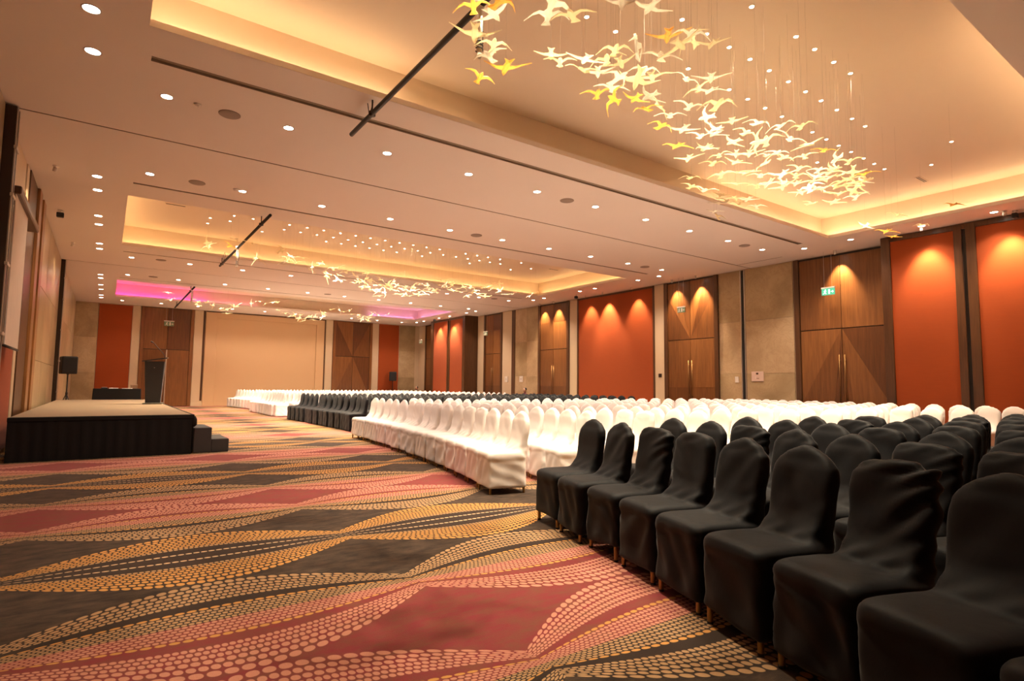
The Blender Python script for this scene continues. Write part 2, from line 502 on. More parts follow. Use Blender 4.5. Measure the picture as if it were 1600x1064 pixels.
WOODS = [wood_a, wood_b, wood_c]
def door(n, y0, y1, pats, split=3.02, handles=True):
    """two-leaf veneered door with fixed veneered panels above, in the long wall"""
    root = MB().box(XR-.02, XR+.005, y0, y1, 0, ZT).build('door_%d' % n, black_m); prop(root, kind='structure')
    fr = .16
    MB().bevbox(XR-.10, XR, y0, y0+fr, 0, ZT, .006).build('door_frame', wood_d, root)
    MB().bevbox(XR-.10, XR, y1-fr, y1, 0, ZT, .006).build('door_frame', wood_d, root)
    a, b = y0+fr+.008, y1-fr-.008
    mid = (a+b)/2
    for li, (p, q) in enumerate(((a, mid-.006), (mid+.006, b))):
        for zi, (z0, z1) in enumerate(((.02, split-.012), (split+.012, ZT-.06))):
            leaf = MB().box(XR-.045, XR-.02, p, q, z0, z1).build('door_leaf' if zi == 0 else 'overpanel', wood_a, root)
            # veneer pieces: (polygon in unit square with y from the meeting edge outward, material)
            for k, poly in enumerate(pats[zi]):
                pts = []
                for s, t in poly:
                    yy = q-(q-p)*s if li == 0 else p+(q-p)*s
                    pts.append((yy, z0+(z1-z0)*t))
                cy = sum(x for x, _ in pts)/len(pts); cz = sum(z for _, z in pts)/len(pts)
                pts = [(cy+(x-cy)*.992, cz+(z-cz)*.995) for x, z in pts]
                MB().prism(pts, 'x', XR-.052-.003*((k+li) % 3), XR-.03).build('veneer_panel', WOODS[(k+li*2+zi) % 3], leaf)
        if handles:
            hy = (q-.07) if li == 0 else (p+.07)
            hd = MB().tube([(XR-.10, hy, .85), (XR-.10, hy, 2.25)], .012, 8)
            hd.tube([(XR-.10, hy, 1.0), (XR-.045, hy, 1.0)], .012, 6); hd.tube([(XR-.10, hy, 2.1), (XR-.045, hy, 2.1)], .012, 6)
            o = hd.build('pull_handle', brass_m, root, True); o['label'] = 'tall brass pull handle'
    return root
FAN = [[(0, 1), (.28, 0), (0, 0)], [(0, 1), (1, .28), (1, 0), (.28, 0)], [(0, 1), (1, 1), (1, .28)]]
VEE = [[(0, 0), (.0, 1), (.62, 1)], [(0, 0), (.62, 1), (1, 1), (1, .75)], [(0, 0), (1, .75), (1, 0)]]
SQ = [[(0, 0), (1, 0), (1, .42), (0, .42)], [(0, .42), (1, .42), (1, 1), (0, 1)]]
SQU = [[(0, 0), (1, 0), (1, .6), (0, .6)], [(0, .6), (1, .6), (1, 1), (0, 1)]]
door(1, 6.62, 9.36, (FAN, [[(0, 0), (1, 0), (1, 1), (0, 1)]]))
door(2, 12.08, 14.44, (SQ, VEE))
door(3, 19.95, 22.26, (SQ, SQU))
door(4, 25.42, 27.22, (SQ, SQU))
door(5, 32.3, 34.5, (SQ, SQU))

# --- end wall
def slabs_f(x0, x1, parts=1):
    zs = [0, 1.75, 3.5, ZT]
    xs = [x0+(x1-x0)*i/parts for i in range(parts+1)]
    for j in range(parts):
        for i in range(3):
            fpanel('marble_slab', xs[j]+.004, xs[j+1]-.004, zs[i]+.004, zs[i+1]-.004, .03, (marble_m, marble_b)[(i+j) % 2], bev=.004)
slabs_f(XL+.02, -.42, 1)
fpanel('fabric_panel', -.40, 1.0, .1, ZT-.02, .04, red_fab)['label'] = 'terracotta fabric panel beside the stage-side door'
fpanel('plaster_pier', 1.02, 1.38, 0, ZT, .05, wall_paint)
fpanel('plaster_pier', 3.85, 4.26, 0, ZT, .05, wall_paint)
fpanel('shadow_gap', 4.28, 4.38, .3, ZT, .01, wood_d)
fpanel('skirting', 3.85, 4.6, 0, .2, .07, wall_paint)
fpanel('plaster_pier', 11.02, 11.44, 0, ZT, .05, wall_paint)
fpanel('shadow_gap', 10.92, 11.0, 0, ZT, .01, wood_d)
fpanel('plaster_pier', 14.02, 14.45, 0, ZT, .05, wall_paint)
fpanel('fabric_panel', 14.47, 15.86, .1, ZT-.02, .04, red_fab)['label'] = 'terracotta fabric panel beside far corner marble'
slabs_f(15.9, XR-.35, 1)
# framed cream panel (pelmet, jambs and recessed field)
fpanel('pelmet', 4.4, 10.9, ZT-.06, ZT, .04, wood_d)
fpanel('panel_jamb', 4.4, 4.95, 0, ZT-.06, .10, far_paint); fpanel('panel_jamb', 10.42, 10.9, 0, ZT-.06, .10, far_paint)
fpanel('panel_head', 4.95, 10.42, 4.86, ZT-.06, .10, far_paint)
fpanel('screen_field', 4.95, 10.42, 0, 4.86, .04, far_paint)
def fdoor(n, x0, x1, pat, lit=False):
    root = MB().box(x0, x1, YF-.02, YF+.005, 0, ZT).build('door_%d' % n, black_m); prop(root, kind='structure')
    fr = .16
    MB().bevbox(x0, x0+fr, YF-.1, YF, 0, ZT, .006).build('door_frame', wood_b, root)
    MB().bevbox(x1-fr, x1, YF-.1, YF, 0, ZT, .006).build('door_frame', wood_b, root)
    a, b = x0+fr+.008, x1-fr-.008; mid = (a+b)/2
    for li, (p, q) in enumerate(((a, mid-.008), (mid+.008, b))):
        for zi, (z0, z1) in enumerate(((.02, 3.0), (3.03, ZT-.03))):
            leaf = MB().box(p, q, YF-.045, YF-.02, z0, z1).build('door_leaf' if zi == 0 else 'overpanel', wood_a, root)
            for k, poly in enumerate(pat[zi]):
                pts = []
                for s, t in poly:
                    xx = q-(q-p)*s if li == 0 else p+(q-p)*s
                    pts.append((xx, z0+(z1-z0)*t))
                cx = sum(x for x, _ in pts)/len(pts); cz = sum(z for _, z in pts)/len(pts)
                pts = [(cx+(x-cx)*.992, cz+(z-cz)*.995) for x, z in pts]
                MB().prism(pts, 'y', YF-.052-.003*((k+li) % 3), YF-.03).build('veneer_panel', WOODS[(k+li+zi) % 3], leaf)
    if lit:
        o = MB().bevbox(mid-.03, mid+.03, YF-.11, YF-.05, .05, 3.0, .008).build('lit_edge_strip', glow_edge if False else metal_m, root); o['label'] = 'bright metal strip standing for the lit meeting edge of the door leaves'  # pale metal stands in for light along the ajar leaves' edge
    return root
PLAIN = ([[(0, 0), (1, 0), (1, 1), (0, 1)]], [[(0, 0), (1, 0), (1, 1), (0, 1)]])
fdoor(6, 1.4, 3.83, PLAIN, True)
DIAG = ([[(0, 1), (.0, .3), (1, 0), (1, .2)], [(0, 1), (1, .2), (1, 1)], [(0, 0), (1, 0), (0, .3)]], [[(0, 0), (1, 1), (0, 1)], [(0, 0), (1, 0), (1, 1)]])
fdoor(7, 11.46, 14.0, DIAG)

# --- stage-side wall
for y0, y1 in ((YN+.1, 2.5), (2.5, 6.6), (6.6, 10.7)):
    for z0, z1 in ((0, 1.75), (1.75, 3.5), (3.5, ZT)):
        lpanel('marble_slab', y0+.004, y1-.004, z0+.004, z1-.004, .03, marble_m, bev=.004)
lpanel('fabric_panel', 11.1, 13.5, .1, 1.85, .04, red_fab)
lpanel('plaster_panel', 11.1, 13.5, 1.87, ZT, .03, wall_paint)
lpanel('plaster_strip', 13.52, 13.85, 0, ZT, .05, wall_paint)
lpanel('timber_post', 13.87, 15.1, 0, ZT, .07, wood_d)
lpanel('timber_post', 15.12, 15.6, 0, ZT, .12, wood_gold)
lpanel('timber_post', 15.62, 16.0, 0, ZT, .08, wood_b)
lpanel('timber_post', 16.02, 16.5, 0, ZT, .12, wood_gold)
for i in range(3):
    y0, y1 = 16.55+2.33*i, 16.55+2.33*(i+1)
    for k, (z0, z1) in enumerate(((0, 1.75), (1.75, 3.5), (3.5, ZT))):
        lpanel('marble_slab', y0+.004, y1-.004, z0+.004, z1-.004, .05, (marble_b, marble_m)[(i+k) % 2], bev=.004)
for i in range(4):
    y0, y1 = 23.85+2.9*i, 23.85+2.9*(i+1)
    for k, (z0, z1) in enumerate(((0, 1.75), (1.75, 3.5), (3.5, ZT))):
        lpanel('marble_slab', y0+.004, y1-.004, z0+.004, z1-.004, .05, (marble_m, marble_b)[(i+k) % 2], bev=.004)
for n, (y0, y1) in enumerate(((10.72, 10.98), (23.55, 23.8))):
    root = MB().bevbox(XL, XL+.16, y0, y1, 0, ZT, .008).build('partition_post', dark_metal)
    prop(root, 'dark partition post on the stage-side wall, %s' % ('near the projection screen' if n == 0 else 'behind the stage beside marble'), 'post', 'partition posts')
    MB().box(XL+.16, XL+.172, y0+.02, y0+.06, 0, ZT).build('edge_strip', metal_m, root)
    MB().box(XL+.16, XL+.172, y1-.06, y1-.02, 0, ZT).build('edge_strip', metal_m, root)
    for z in (.9, 1.9, 2.9, 3.9, 4.6):
        MB().bevbox(XL+.15, XL+.19, y0-.01, y1+.01, z, z+.05, .006).build('clip', metal_m, root)
# projection screen and its housing
root = empty('projection_screen', (XL+.18, 12.0, 4.02), label='white pull-down projection screen on the stage-side wall above the terracotta panel', cat='projection screen')
MB().box(-.008, .008, -.95, .62, -2.25, 0).build('screen_cloth', plain('screen_cloth', (.62, .52, .42), .7), root)
MB().bevbox(-.10, .07, -1.0, 1.75, 0, .12, .015).build('housing', wood_d, root)
MB().tube([(0, -.95, -2.25), (0, .63, -2.25)], .022, 8).build('weight_bar', black_m, root, True)

# ---------------------------------------------------------------- ceiling fittings
trim_m = plain('lamp_trim', (.34, .27, .22), .6)
def lens_mesh(r):
    return MB().lathe([(r*.84, .002), (r*.84, .004)], 20).mesh('lens', lens_on), MB().lathe([(r, .004), (r, -.004), (r*.95, -.007), (r*.86, -.004), (r*.86, .004)], 20).mesh('trim_ring', trim_m, True)
lens_s, ring_s = lens_mesh(.082)
lens_b, ring_b = lens_mesh(.092)
def downlight(x, y, label, big=False, lamp=True, watts=1.0):
    t = empty('downlight', (x, y, H), label=label, cat='downlight', group='recessed ceiling downlights')
    link('lens', lens_b if big else lens_s, t, (0, 0, -.004)); link('trim_ring', ring_b if big else ring_s, t)
    if lamp: spot_lamp('lamp', t, (0, 0, -.03), DOWN_W*watts, DOWN_COL, 118, .7, .07)
    return t
XS = [.5+1.642*k for k in range(10)]
ROWS = [(9.15, 'behind the near coffer'), (12.82, 'before the middle coffer'), (21.9, 'behind the middle coffer'), (25.55, 'before the far coffer'), (33.8, 'along the end wall')]
for y, nm in ROWS:
    for k, x in enumerate(XS):
        downlight(x, y, watts=(.45 if y > 33 else 1.0)*(.5 if x < 2.5 else .75 if x < 4 else 1.05), label='round recessed downlight in the row %s, %s from the stage side' % (nm, ordinal(k+1)))
for s, x, nm in ((0, -.33, 'stage-side wall'), (1, 16.08, 'long red wall')):
    ys = [4.06, 5.46, 7.1, 8.35, 13.62, 14.62, 16.93, 17.83, 20.25, 21.05, 26.14, 27.1, 29.0, 30.3, 32.3, 33.3] if s else [7.43, 8.4, 13.6, 14.58, 16.86, 17.78, 20.25, 21.05, 26.14, 27.01, 28.89, 30.29, 32.3, 33.27]
    for k, y in enumerate(ys):
        downlight(x, y, 'round recessed downlight in the line beside the %s, %s from the camera end' % (nm, ordinal(k+1)), big=(s == 0), watts=.55 if s else .2)

spk = MB().lathe([(.15, 0), (.15, -.008), (.14, -.014), (.05, -.014)], 24).mesh('ceiling_speaker', grey_grille, True)
SPK = [(1.31, 9.2), (7.92, 9.2), (14.45, 9.18), (1.3, 12.8), (7.88, 12.83), (14.45, 12.83), (1.3, 21.75), (7.9, 21.8), (14.4, 21.8), (1.3, 25.4), (7.9, 25.4)]
for i, (x, y) in enumerate(SPK):
    o = link('ceiling_speaker', spk, None, (x, y, H))
    nm = [r[1] for r in ROWS if abs(r[0]-y) < .3][0]
    prop(o, 'round ceiling speaker in the row %s, %s from the stage side' % (nm, ordinal([p[0] for p in SPK if abs(p[1]-y) < .3].index(x)+1)), 'speaker', 'flush ceiling speakers')
VEN = [(14.49, 4.88, 0), (1.28, 17.11, 1), (14.35, 17.47, 1)]
for i, (x, y, c) in enumerate(VEN):
    t = empty('ceiling_vent', (x, y, HS), label=['slim dark vent in the near coffer above the birds', 'slim dark vent in the middle coffer, stage end', 'slim dark vent in the middle coffer, door end'][i], cat='vent', group='coffer vents')
    MB().bevbox(-.24, .24, -.05, .05, -.010, .005, .004).build('frame', coffer_paint, t)
    for k in (-1, 1): MB().box(-.22, .22, k*.018-.009, k*.018+.009, -.013, -.009).build('slot', black_m, t)
for i, (x, y, lab) in enumerate(((.88, 9.14, 'small pale smoke detector beside the first downlights behind the near coffer'), (2.0, 12.75, 'small pale smoke detector before the middle coffer'))):
    o = MB().lathe([(.05, 0), (.05, -.015), (.035, -.035), (.012, -.04)], 16).build('smoke_detector', paint, None, True, (x, y, H)); prop(o, lab, 'smoke detector', 'smoke detectors')
for i, (x, y, lab) in enumerate(((-1.05, 16.85, 'small dark dome camera on the ceiling above the stage'), (16.55, 18.6, 'small black box camera on the ceiling above the big red panel'), (16.3, 3.75, 'small dark box camera on the ceiling by the near red panels'), (15.95, 30.6, 'small dark camera on the ceiling before the far red bay'))):
    t = empty('ceiling_camera', (x, y, H), label=lab, cat='camera')
    MB().lathe([(.05, 0), (.05, -.02), (.02, -.025), (.02, -.06)], 12).build('mount', white_plastic, t, True)
    MB().bevbox(-.07, .07, -.05, .05, -.17, -.06, .012).build('housing', black_m, t)

# small adjustable wall-washers aimed at the red bays and the doors
wash_head = MB().lathe([(.028, 0), (.034, -.015), (.034, -.08), (.028, -.08), (.028, -.07)], 14).mesh('head', white_plastic, True)
wash_lens = MB().lathe([(.028, -.075), (.028, -.071)], 14).mesh('lens', lens_on)
def washer(x, y, tx, ty, tz, lab, w=1.0, size=70):
    t = empty('wall_washer', (x, y, H), label=lab, cat='spotlight', group='wall washing spotlights')
    MB().lathe([(.05, 0), (.05, -.012), (.012, -.016), (.012, -.05)], 12).build('mount', white_plastic, t, True)
    d = Vector((tx-x, ty-y, tz-H+.06))
    q = d.to_track_quat('-Z', 'Y').to_euler()
    for nm, me in (('head', wash_head), ('lens', wash_lens)):
        o = link(nm, me, t, (0, 0, -.03)); o.rotation_euler = q
    dn = d.normalized()*.10
    spot_lamp('lamp', t, (dn.x, dn.y, -.03+dn.z), WASH_W*w, WASH_COL, size, .8, .03, (tx, ty, tz))
for y, w, nm in ((18.5, .7, 'far part'), (17.4, 1.3, 'middle'), (15.75, .8, 'near part')):
    washer(16.95, y, XR, y, 3.6, 'small wall washer over the %s of the big red panel' % nm, w)
for y, w, nm in ((13.8, .6, 'far leaf of the door beside the black track'), (12.75, 1.1, 'near leaf of the door beside the black track'), (21.75, .6, 'far leaf of the door beyond the big red panel'), (20.7, 1.1, 'near leaf of the door beyond the big red panel'), (7.95, .7, 'near double door with the green sign')):
    washer(17.0, y, XR, y, 4.1, 'small wall washer over the %s' % nm, w*1.5, 66)
for y, nm in ((5.5, 'near red bay, far panel'), (3.9, 'near red bay, middle panel'), (.8, 'near red bay, last panel'), (31.0, 'far red bay, far panel'), (29.3, 'far red bay, near panel')):
    washer(16.15, y, PXB, y, 3.4, 'small wall washer over the %s' % nm, 1.15)
for y in (13.4, 20.6):
    washer(XL+.45, y, XL, y+.6, 3.6, 'small wall washer by the stage-side wall, %s' % ('above the screen' if y < 15 else 'above the marble'), .15)

# black pipes slung under the coffers, each with a white drop tube
for i, (x, y0, y1, yd, nm) in enumerate(((2.87, .9, 8.35, 4.67, 'near'), (2.86, 13.55, 20.5, 17.46, 'middle'), (2.72, 25.75, 33.4, 26.45, 'far'))):
    t = empty('rigging_pipe', (x, (y0+y1)/2, 5.05), label='black rigging pipe with a white drop tube slung below the %s coffer' % nm, cat='pipe', group='rigging pipes')
    h = (y1-y0)/2
    MB().tube([(0, -h, 0), (0, h, 0)], .034, 12).build('pipe', black_m, t, True)
    for yy in ((COF[i][3]+.12)-(y0+y1)/2, (COF[i][2]-.12)-(y0+y1)/2):
        if abs(yy) > h-.05: yy = math.copysign(h-.12, yy)
        b = MB().lathe([(.05, -.03), (.05, .03)], 10, (0, yy, 0)); b.tube([(0, yy, .03), (0, yy, H-5.05)], .012, 6)
        b.build('clamp', dark_metal, t, True)
    b = MB().tube([(0, h-.75, .03), (.03, h-.78, .2), (.02, h-.72, .32), (-.02, h-.70, .2), (0, h-.72, .03)], .006, 6); b.build('cable_loop', black_m, t, True)
    yy = yd-(y0+y1)/2
    MB().tube([(0, yy, .0), (0, yy, -.50)], .028, 10).build('drop_tube', white_plastic, t, True)
    MB().lathe([(.052, -.05), (.052, .05)], 12, (0, yy, 0)).build('collar', white_plastic, t, True)
    c = []
    for k in range(25):
        a = k*.9; c.append((.036*math.cos(a), yy+.036*math.sin(a), -.36-.005*k))
    MB().tube([(.02, yy, -.04), (.05, yy+.02, -.2), (.036, yy, -.36)]+c+[(0, yy, -.52)], .006, 5).build('cable_wrap', black_m, t, True)
    MB().lathe([(.006, -.56), (.024, -.54), (.026, -.50)], 10, (0, yy, 0)).build('plug', white_plastic, t, True)

# pin spots in the coffer soffits
pin_lens = MB().lathe([(.026, -.002), (.026, .003)], 12).mesh('lens', pin_on)
pin_ring = MB().lathe([(.036, .002), (.036, -.006), (.028, -.006), (.028, .002)], 12).mesh('trim_ring', white_plastic)
PINS = []
near_pins = {3.77: [7.22, 7.7, 8.23, 8.73, 12.7], 4.43: [5.72, 6.22, 6.72, 7.21, 7.7, 8.22, 8.72, 9.2, 9.72, 10.25, 10.74, 13.7], 5.1: [4.71, 5.22, 6.71, 7.71, 8.21, 8.71, 9.22, 10.23, 10.74, 11.21, 11.71, 12.24, 12.71, 13.19], 5.76: [11.17, 11.71]}
extra = {3.77: [2.7, 3.2, 4.2, 5.2, 6.2], 4.43: [2.2, 3.2, 4.2, 4.7], 5.76: [3.2, 4.7, 6.2, 7.7]}
mid_pins = {17.25: [2.7, 3.19, 4.18, 4.69, 5.18, 5.69, 6.17, 6.66, 7.15, 7.65, 8.14, 8.63, 9.13, 10.16, 10.64, 11.1, 11.63, 12.59], 17.9: [2.19, 2.7, 4.19, 4.67, 5.17, 5.68, 6.16, 6.65, 7.14, 7.64, 8.13, 8.62, 9.11, 9.62, 10.14, 10.64, 11.14, 11.6, 12.08, 13.55], 18.55: [2.21, 3.7, 5.66, 6.16, 6.64, 7.13, 7.64, 8.13, 9.11, 11.11, 13.02]}
for cname, rows, px in (('near', near_pins, 1), ('middle', mid_pins, 1)):
    for ri, (y, xs) in enumerate(sorted(rows.items())):
        for k, x in enumerate(sorted(xs)):
            t = empty('pin_spot', (x, y, HS), label='tiny pin spot in the %s coffer, %s row, %s from the stage end' % (cname, ordinal(ri+1), ordinal(k+1)), cat='pin spot', group='pin spots above the birds')
            link('lens', pin_lens, t, (0, 0, -.004)); link('trim_ring', pin_ring, t)
            if True:
                spot_lamp('lamp', t, (0, 0, -.03), PIN_W*(1.0 if cname == 'near' else 1.1), PIN_COL, 75 if cname == 'near' else 115, .6, .02)
for ri, y in enumerate((28.5, 29.7, 30.9)):  # added pins, rows laid out only to light the far birds
    for k in range(12):
        x = 2.2+.95*k+(.45 if ri == 1 else 0)
        t = empty('pin_spot', (x, y, HS), label='tiny added pin spot in the far coffer, %s row, %s from the stage end' % (ordinal(ri+1), ordinal(k+1)), cat='pin spot', group='pin spots above the birds')
        link('lens', pin_lens, t, (0, 0, -.004)); link('trim_ring', pin_ring, t)
        spot_lamp('lamp', t, (0, 0, -.03), PIN_W*1.1, PIN_COL, 105, .6, .02)
for k, (x, y) in enumerate(((2.7, 3.77), (3.2, 4.43), (3.7, 5.1), (4.2, 3.77), (5.2, 3.77), (6.2, 3.77))):  # extra pins added beyond the seen ones, boosted to brighten birds by the pipe
    t = empty('pin_spot', (x, y, HS), label='tiny added pin spot in the near coffer beside the pipe, %s from the pipe' % ordinal(k+1), cat='pin spot', group='pin spots above the birds')
    link('lens', pin_lens, t, (0, 0, -.004)); link('trim_ring', pin_ring, t)
    spot_lamp('lamp', t, (0, 0, -.03), PIN_W*2.2, PIN_COL, 80, .6, .02)

# ---------------------------------------------------------------- birds
BIRDS_NEAR = [(2.56,4.28,4.7,'a'),(2.47,3.8,4.31,'w'),(2.3,3.45,4.16,'a'),(2.26,3.75,4.04,'y'),(2.82,4.33,4.45,'y'),(2.55,4.0,4.08,'w'),(3.21,5.2,4.65,'a'),(2.7,3.95,4.0,'a'),(2.82,3.46,4.37,'w'),(2.94,3.66,4.42,'w'),(2.76,3.16,4.08,'y'),(2.98,2.85,4.09,'w'),(3.85,3.33,4.68,'w'),(3.47,4.28,4.56,'y'),(3.53,4.21,4.47,'y'),(3.54,3.9,4.25,'y'),(3.6,3.92,4.38,'w'),(3.88,3.91,4.48,'y'),(3.74,3.89,4.28,'w'),(4.21,4.04,4.61,'y'),(3.86,3.77,4.5,'y'),(3.47,3.16,4.1,'w'),(3.71,3.58,4.08,'w'),(3.93,3.56,4.13,'y'),(4.46,3.84,4.45,'y'),(4.55,4.02,4.64,'w'),(4.15,3.38,4.54,'a'),(4.26,3.2,4.51,'w'),(4.36,3.27,4.55,'y'),(3.73,2.91,4.07,'y'),(4.16,2.91,4.23,'y'),(4.12,3.44,4.37,'w'),(4.43,4.61,4.59,'a'),(4.37,4.34,4.53,'w'),(4.01,3.95,4.13,'a'),(5.01,4.58,4.7,'a'),(4.37,3.8,4.2,'w'),(5.0,4.22,4.46,'y'),(4.52,3.99,4.19,'a'),(4.88,3.95,4.21,'w'),(4.82,3.65,4.17,'w'),(4.7,3.59,4.4,'w'),(5.23,3.68,4.62,'w'),(4.97,3.65,4.42,'y'),(4.95,3.5,4.31,'w'),(6.05,4.34,4.67,'w'),(4.71,3.23,3.99,'y'),(4.99,4.16,4.2,'a'),(4.88,3.79,3.99,'w'),(5.91,4.31,4.38,'w'),(5.44,4.32,4.13,'a'),(6.87,4.95,4.68,'y'),(5.84,4.46,4.12,'y'),(6.29,4.13,4.61,'y'),(6.59,3.95,4.6,'w'),(7.01,3.88,4.66,'w'),(6.0,3.1,4.08,'y'),(6.81,4.26,4.65,'y'),(6.67,3.59,4.29,'w'),(6.64,4.35,4.51,'y'),(5.95,4.16,4.36,'w'),(6.0,4.17,4.44,'w'),(6.06,4.36,4.28,'y'),(6.31,3.69,4.21,'y'),(5.79,3.49,3.98,'y'),(6.46,3.26,4.05,'y'),(7.55,3.61,4.38,'a'),(7.81,4.4,4.68,'w'),(7.02,4.83,4.58,'y'),(7.47,4.85,4.71,'w'),(6.89,4.28,4.38,'y'),(7.69,4.48,4.63,'w'),(7.74,4.26,4.54,'y'),(7.94,4.09,4.55,'y'),(7.0,4.9,4.48,'y'),(6.53,4.25,4.17,'y'),(7.18,4.24,4.3,'y'),(7.15,5.41,4.45,'y'),(7.4,5.59,4.42,'y'),(7.09,5.12,4.16,'w'),(7.6,5.19,4.54,'y'),(6.66,4.31,4.09,'y'),(6.96,4.37,4.17,'y'),(7.31,4.37,4.21,'y'),(7.92,3.64,4.35,'w'),(8.42,3.69,4.46,'y'),(7.53,3.94,4.23,'y'),(9.08,4.43,4.72,'w'),(8.44,3.93,4.43,'y'),(7.24,4.02,4.1,'w'),(7.36,3.9,4.08,'y'),(8.77,4.33,4.5,'w'),(7.97,3.76,4.21,'y'),(8.65,4.32,4.41,'y'),(8.87,4.26,4.46,'y'),(8.7,3.96,4.4,'y'),(8.18,3.55,4.21,'y'),(8.86,3.68,4.37,'a'),(6.83,4.45,4.01,'y'),(7.18,4.19,4.01,'y'),(8.83,5.34,4.66,'y'),(7.5,4.16,4.09,'y'),(8.62,4.79,4.44,'y'),(7.75,4.11,4.11,'y'),(8.36,4.36,4.18,'y'),(8.33,4.22,4.21,'w'),(9.62,4.76,4.62,'w'),(9.94,4.77,4.71,'w'),(8.35,3.99,4.08,'y'),(8.41,3.85,4.13,'y'),(8.46,3.83,4.21,'y'),(9.82,4.34,4.59,'y'),(8.78,3.79,4.26,'y'),(9.28,3.96,4.37,'y'),(9.53,3.99,4.5,'w'),(8.9,3.68,4.29,'y'),(9.56,4.2,4.61,'y'),(9.14,3.97,4.26,'y'),(9.48,4.32,4.38,'y'),(10.1,4.34,4.46,'w'),(9.31,4.69,4.28,'y'),(9.89,4.62,4.4,'y'),(8.78,6.02,4.67,'y'),(9.1,6.1,4.66,'y'),(8.83,6.1,4.56,'w'),(8.69,5.67,4.5,'y'),(9.29,5.96,4.63,'y'),(8.89,5.57,4.5,'w'),(8.99,5.48,4.38,'w'),(8.59,6.03,4.34,'w'),(9.41,6.55,4.54,'y'),(13.56,5.14,4.51,'a'),(10.98,4.26,4.0,'a'),(11.18,4.14,4.3,'y'),(10.96,3.27,4.22,'a'),(12.84,5.37,4.67,'y'),(13.3,4.5,4.57,'y')]
BIRDS_MID = [(2.1,17.27,4.95,'y'),(2.02,16.84,4.94,'y'),(2.6,17.0,4.97,'a'),(2.58,15.72,4.88,'w'),(2.93,15.76,4.86,'y'),(3.39,17.64,4.86,'y'),(3.03,15.39,4.39,'y'),(3.62,15.64,4.75,'y'),(4.09,16.71,4.86,'w'),(3.71,15.63,4.46,'w'),(4.24,16.61,4.68,'y'),(4.27,17.08,4.91,'w'),(4.31,16.23,4.76,'y'),(4.13,17.05,4.83,'y'),(4.85,17.18,4.71,'w'),(4.37,15.79,4.38,'y'),(5.22,17.5,4.92,'y'),(5.26,16.96,4.52,'y'),(5.5,16.67,4.71,'y'),(5.5,16.67,4.47,'y'),(6.06,18.17,4.59,'w'),(5.8,18.21,4.96,'y'),(5.33,15.62,4.38,'y'),(5.76,16.17,4.43,'y'),(6.37,17.41,4.49,'y'),(6.36,16.97,4.22,'y'),(6.16,17.13,4.38,'y'),(6.11,16.06,4.36,'y'),(6.14,15.89,4.25,'y'),(6.12,16.23,4.53,'y'),(5.99,18.37,4.69,'w'),(5.35,17.4,4.52,'y'),(5.51,15.31,4.24,'w'),(6.5,17.39,4.5,'y'),(6.38,17.21,4.29,'y'),(6.18,15.95,4.3,'y'),(6.62,17.23,4.32,'y'),(6.44,16.17,4.21,'y'),(7.32,18.08,4.38,'w'),(6.42,15.73,4.3,'y'),(6.86,16.23,4.26,'y'),(7.37,17.01,4.54,'y'),(7.09,16.57,4.22,'y'),(7.57,18.2,4.37,'w'),(8.22,18.81,4.58,'w'),(8.24,18.39,4.58,'w'),(8.08,17.72,4.29,'w'),(8.77,18.94,4.65,'y'),(8.35,17.88,4.28,'y'),(8.84,18.5,4.6,'w'),(8.89,18.3,4.45,'y'),(7.83,16.52,4.35,'y'),(9.49,19.09,4.75,'y'),(8.22,16.16,4.29,'w'),(9.31,18.16,4.54,'w'),(8.88,17.61,4.67,'y'),(8.04,15.22,4.25,'y'),(10.18,18.84,4.92,'y'),(8.4,15.68,4.5,'y'),(9.25,16.76,4.72,'y'),(10.22,18.24,4.71,'y'),(9.29,16.2,4.41,'y'),(9.72,16.6,4.57,'y'),(10.3,17.09,4.7,'y'),(10.57,17.79,4.49,'w'),(11.4,18.52,4.87,'y'),(9.83,15.63,4.45,'y'),(11.26,17.54,4.86,'y'),(10.77,16.89,4.4,'y'),(10.27,15.68,4.62,'y'),(10.74,15.94,4.71,'y'),(12.43,18.45,4.97,'y'),(12.31,17.77,4.73,'y'),(13.2,18.68,4.94,'w'),(12.96,17.16,4.65,'w'),(13.76,17.86,4.96,'y'),(11.34,18.28,4.7,'y'),(10.36,17.82,4.61,'y'),(8.53,16.39,4.29,'y'),(7.58,18.7,4.3,'y'),(7.63,15.6,4.29,'y'),(7.34,18.6,4.46,'y'),(6.59,16.01,4.2,'y'),(7.73,17.56,4.54,'y'),(7.29,15.89,4.21,'w'),(8.15,17.34,4.38,'y'),(8.6,17.18,4.28,'w'),(7.78,17.49,4.24,'y'),(8.83,16.22,4.5,'w'),(8.9,15.94,4.45,'y'),(9.38,15.46,4.2,'y'),(10.86,16.68,4.61,'w')]
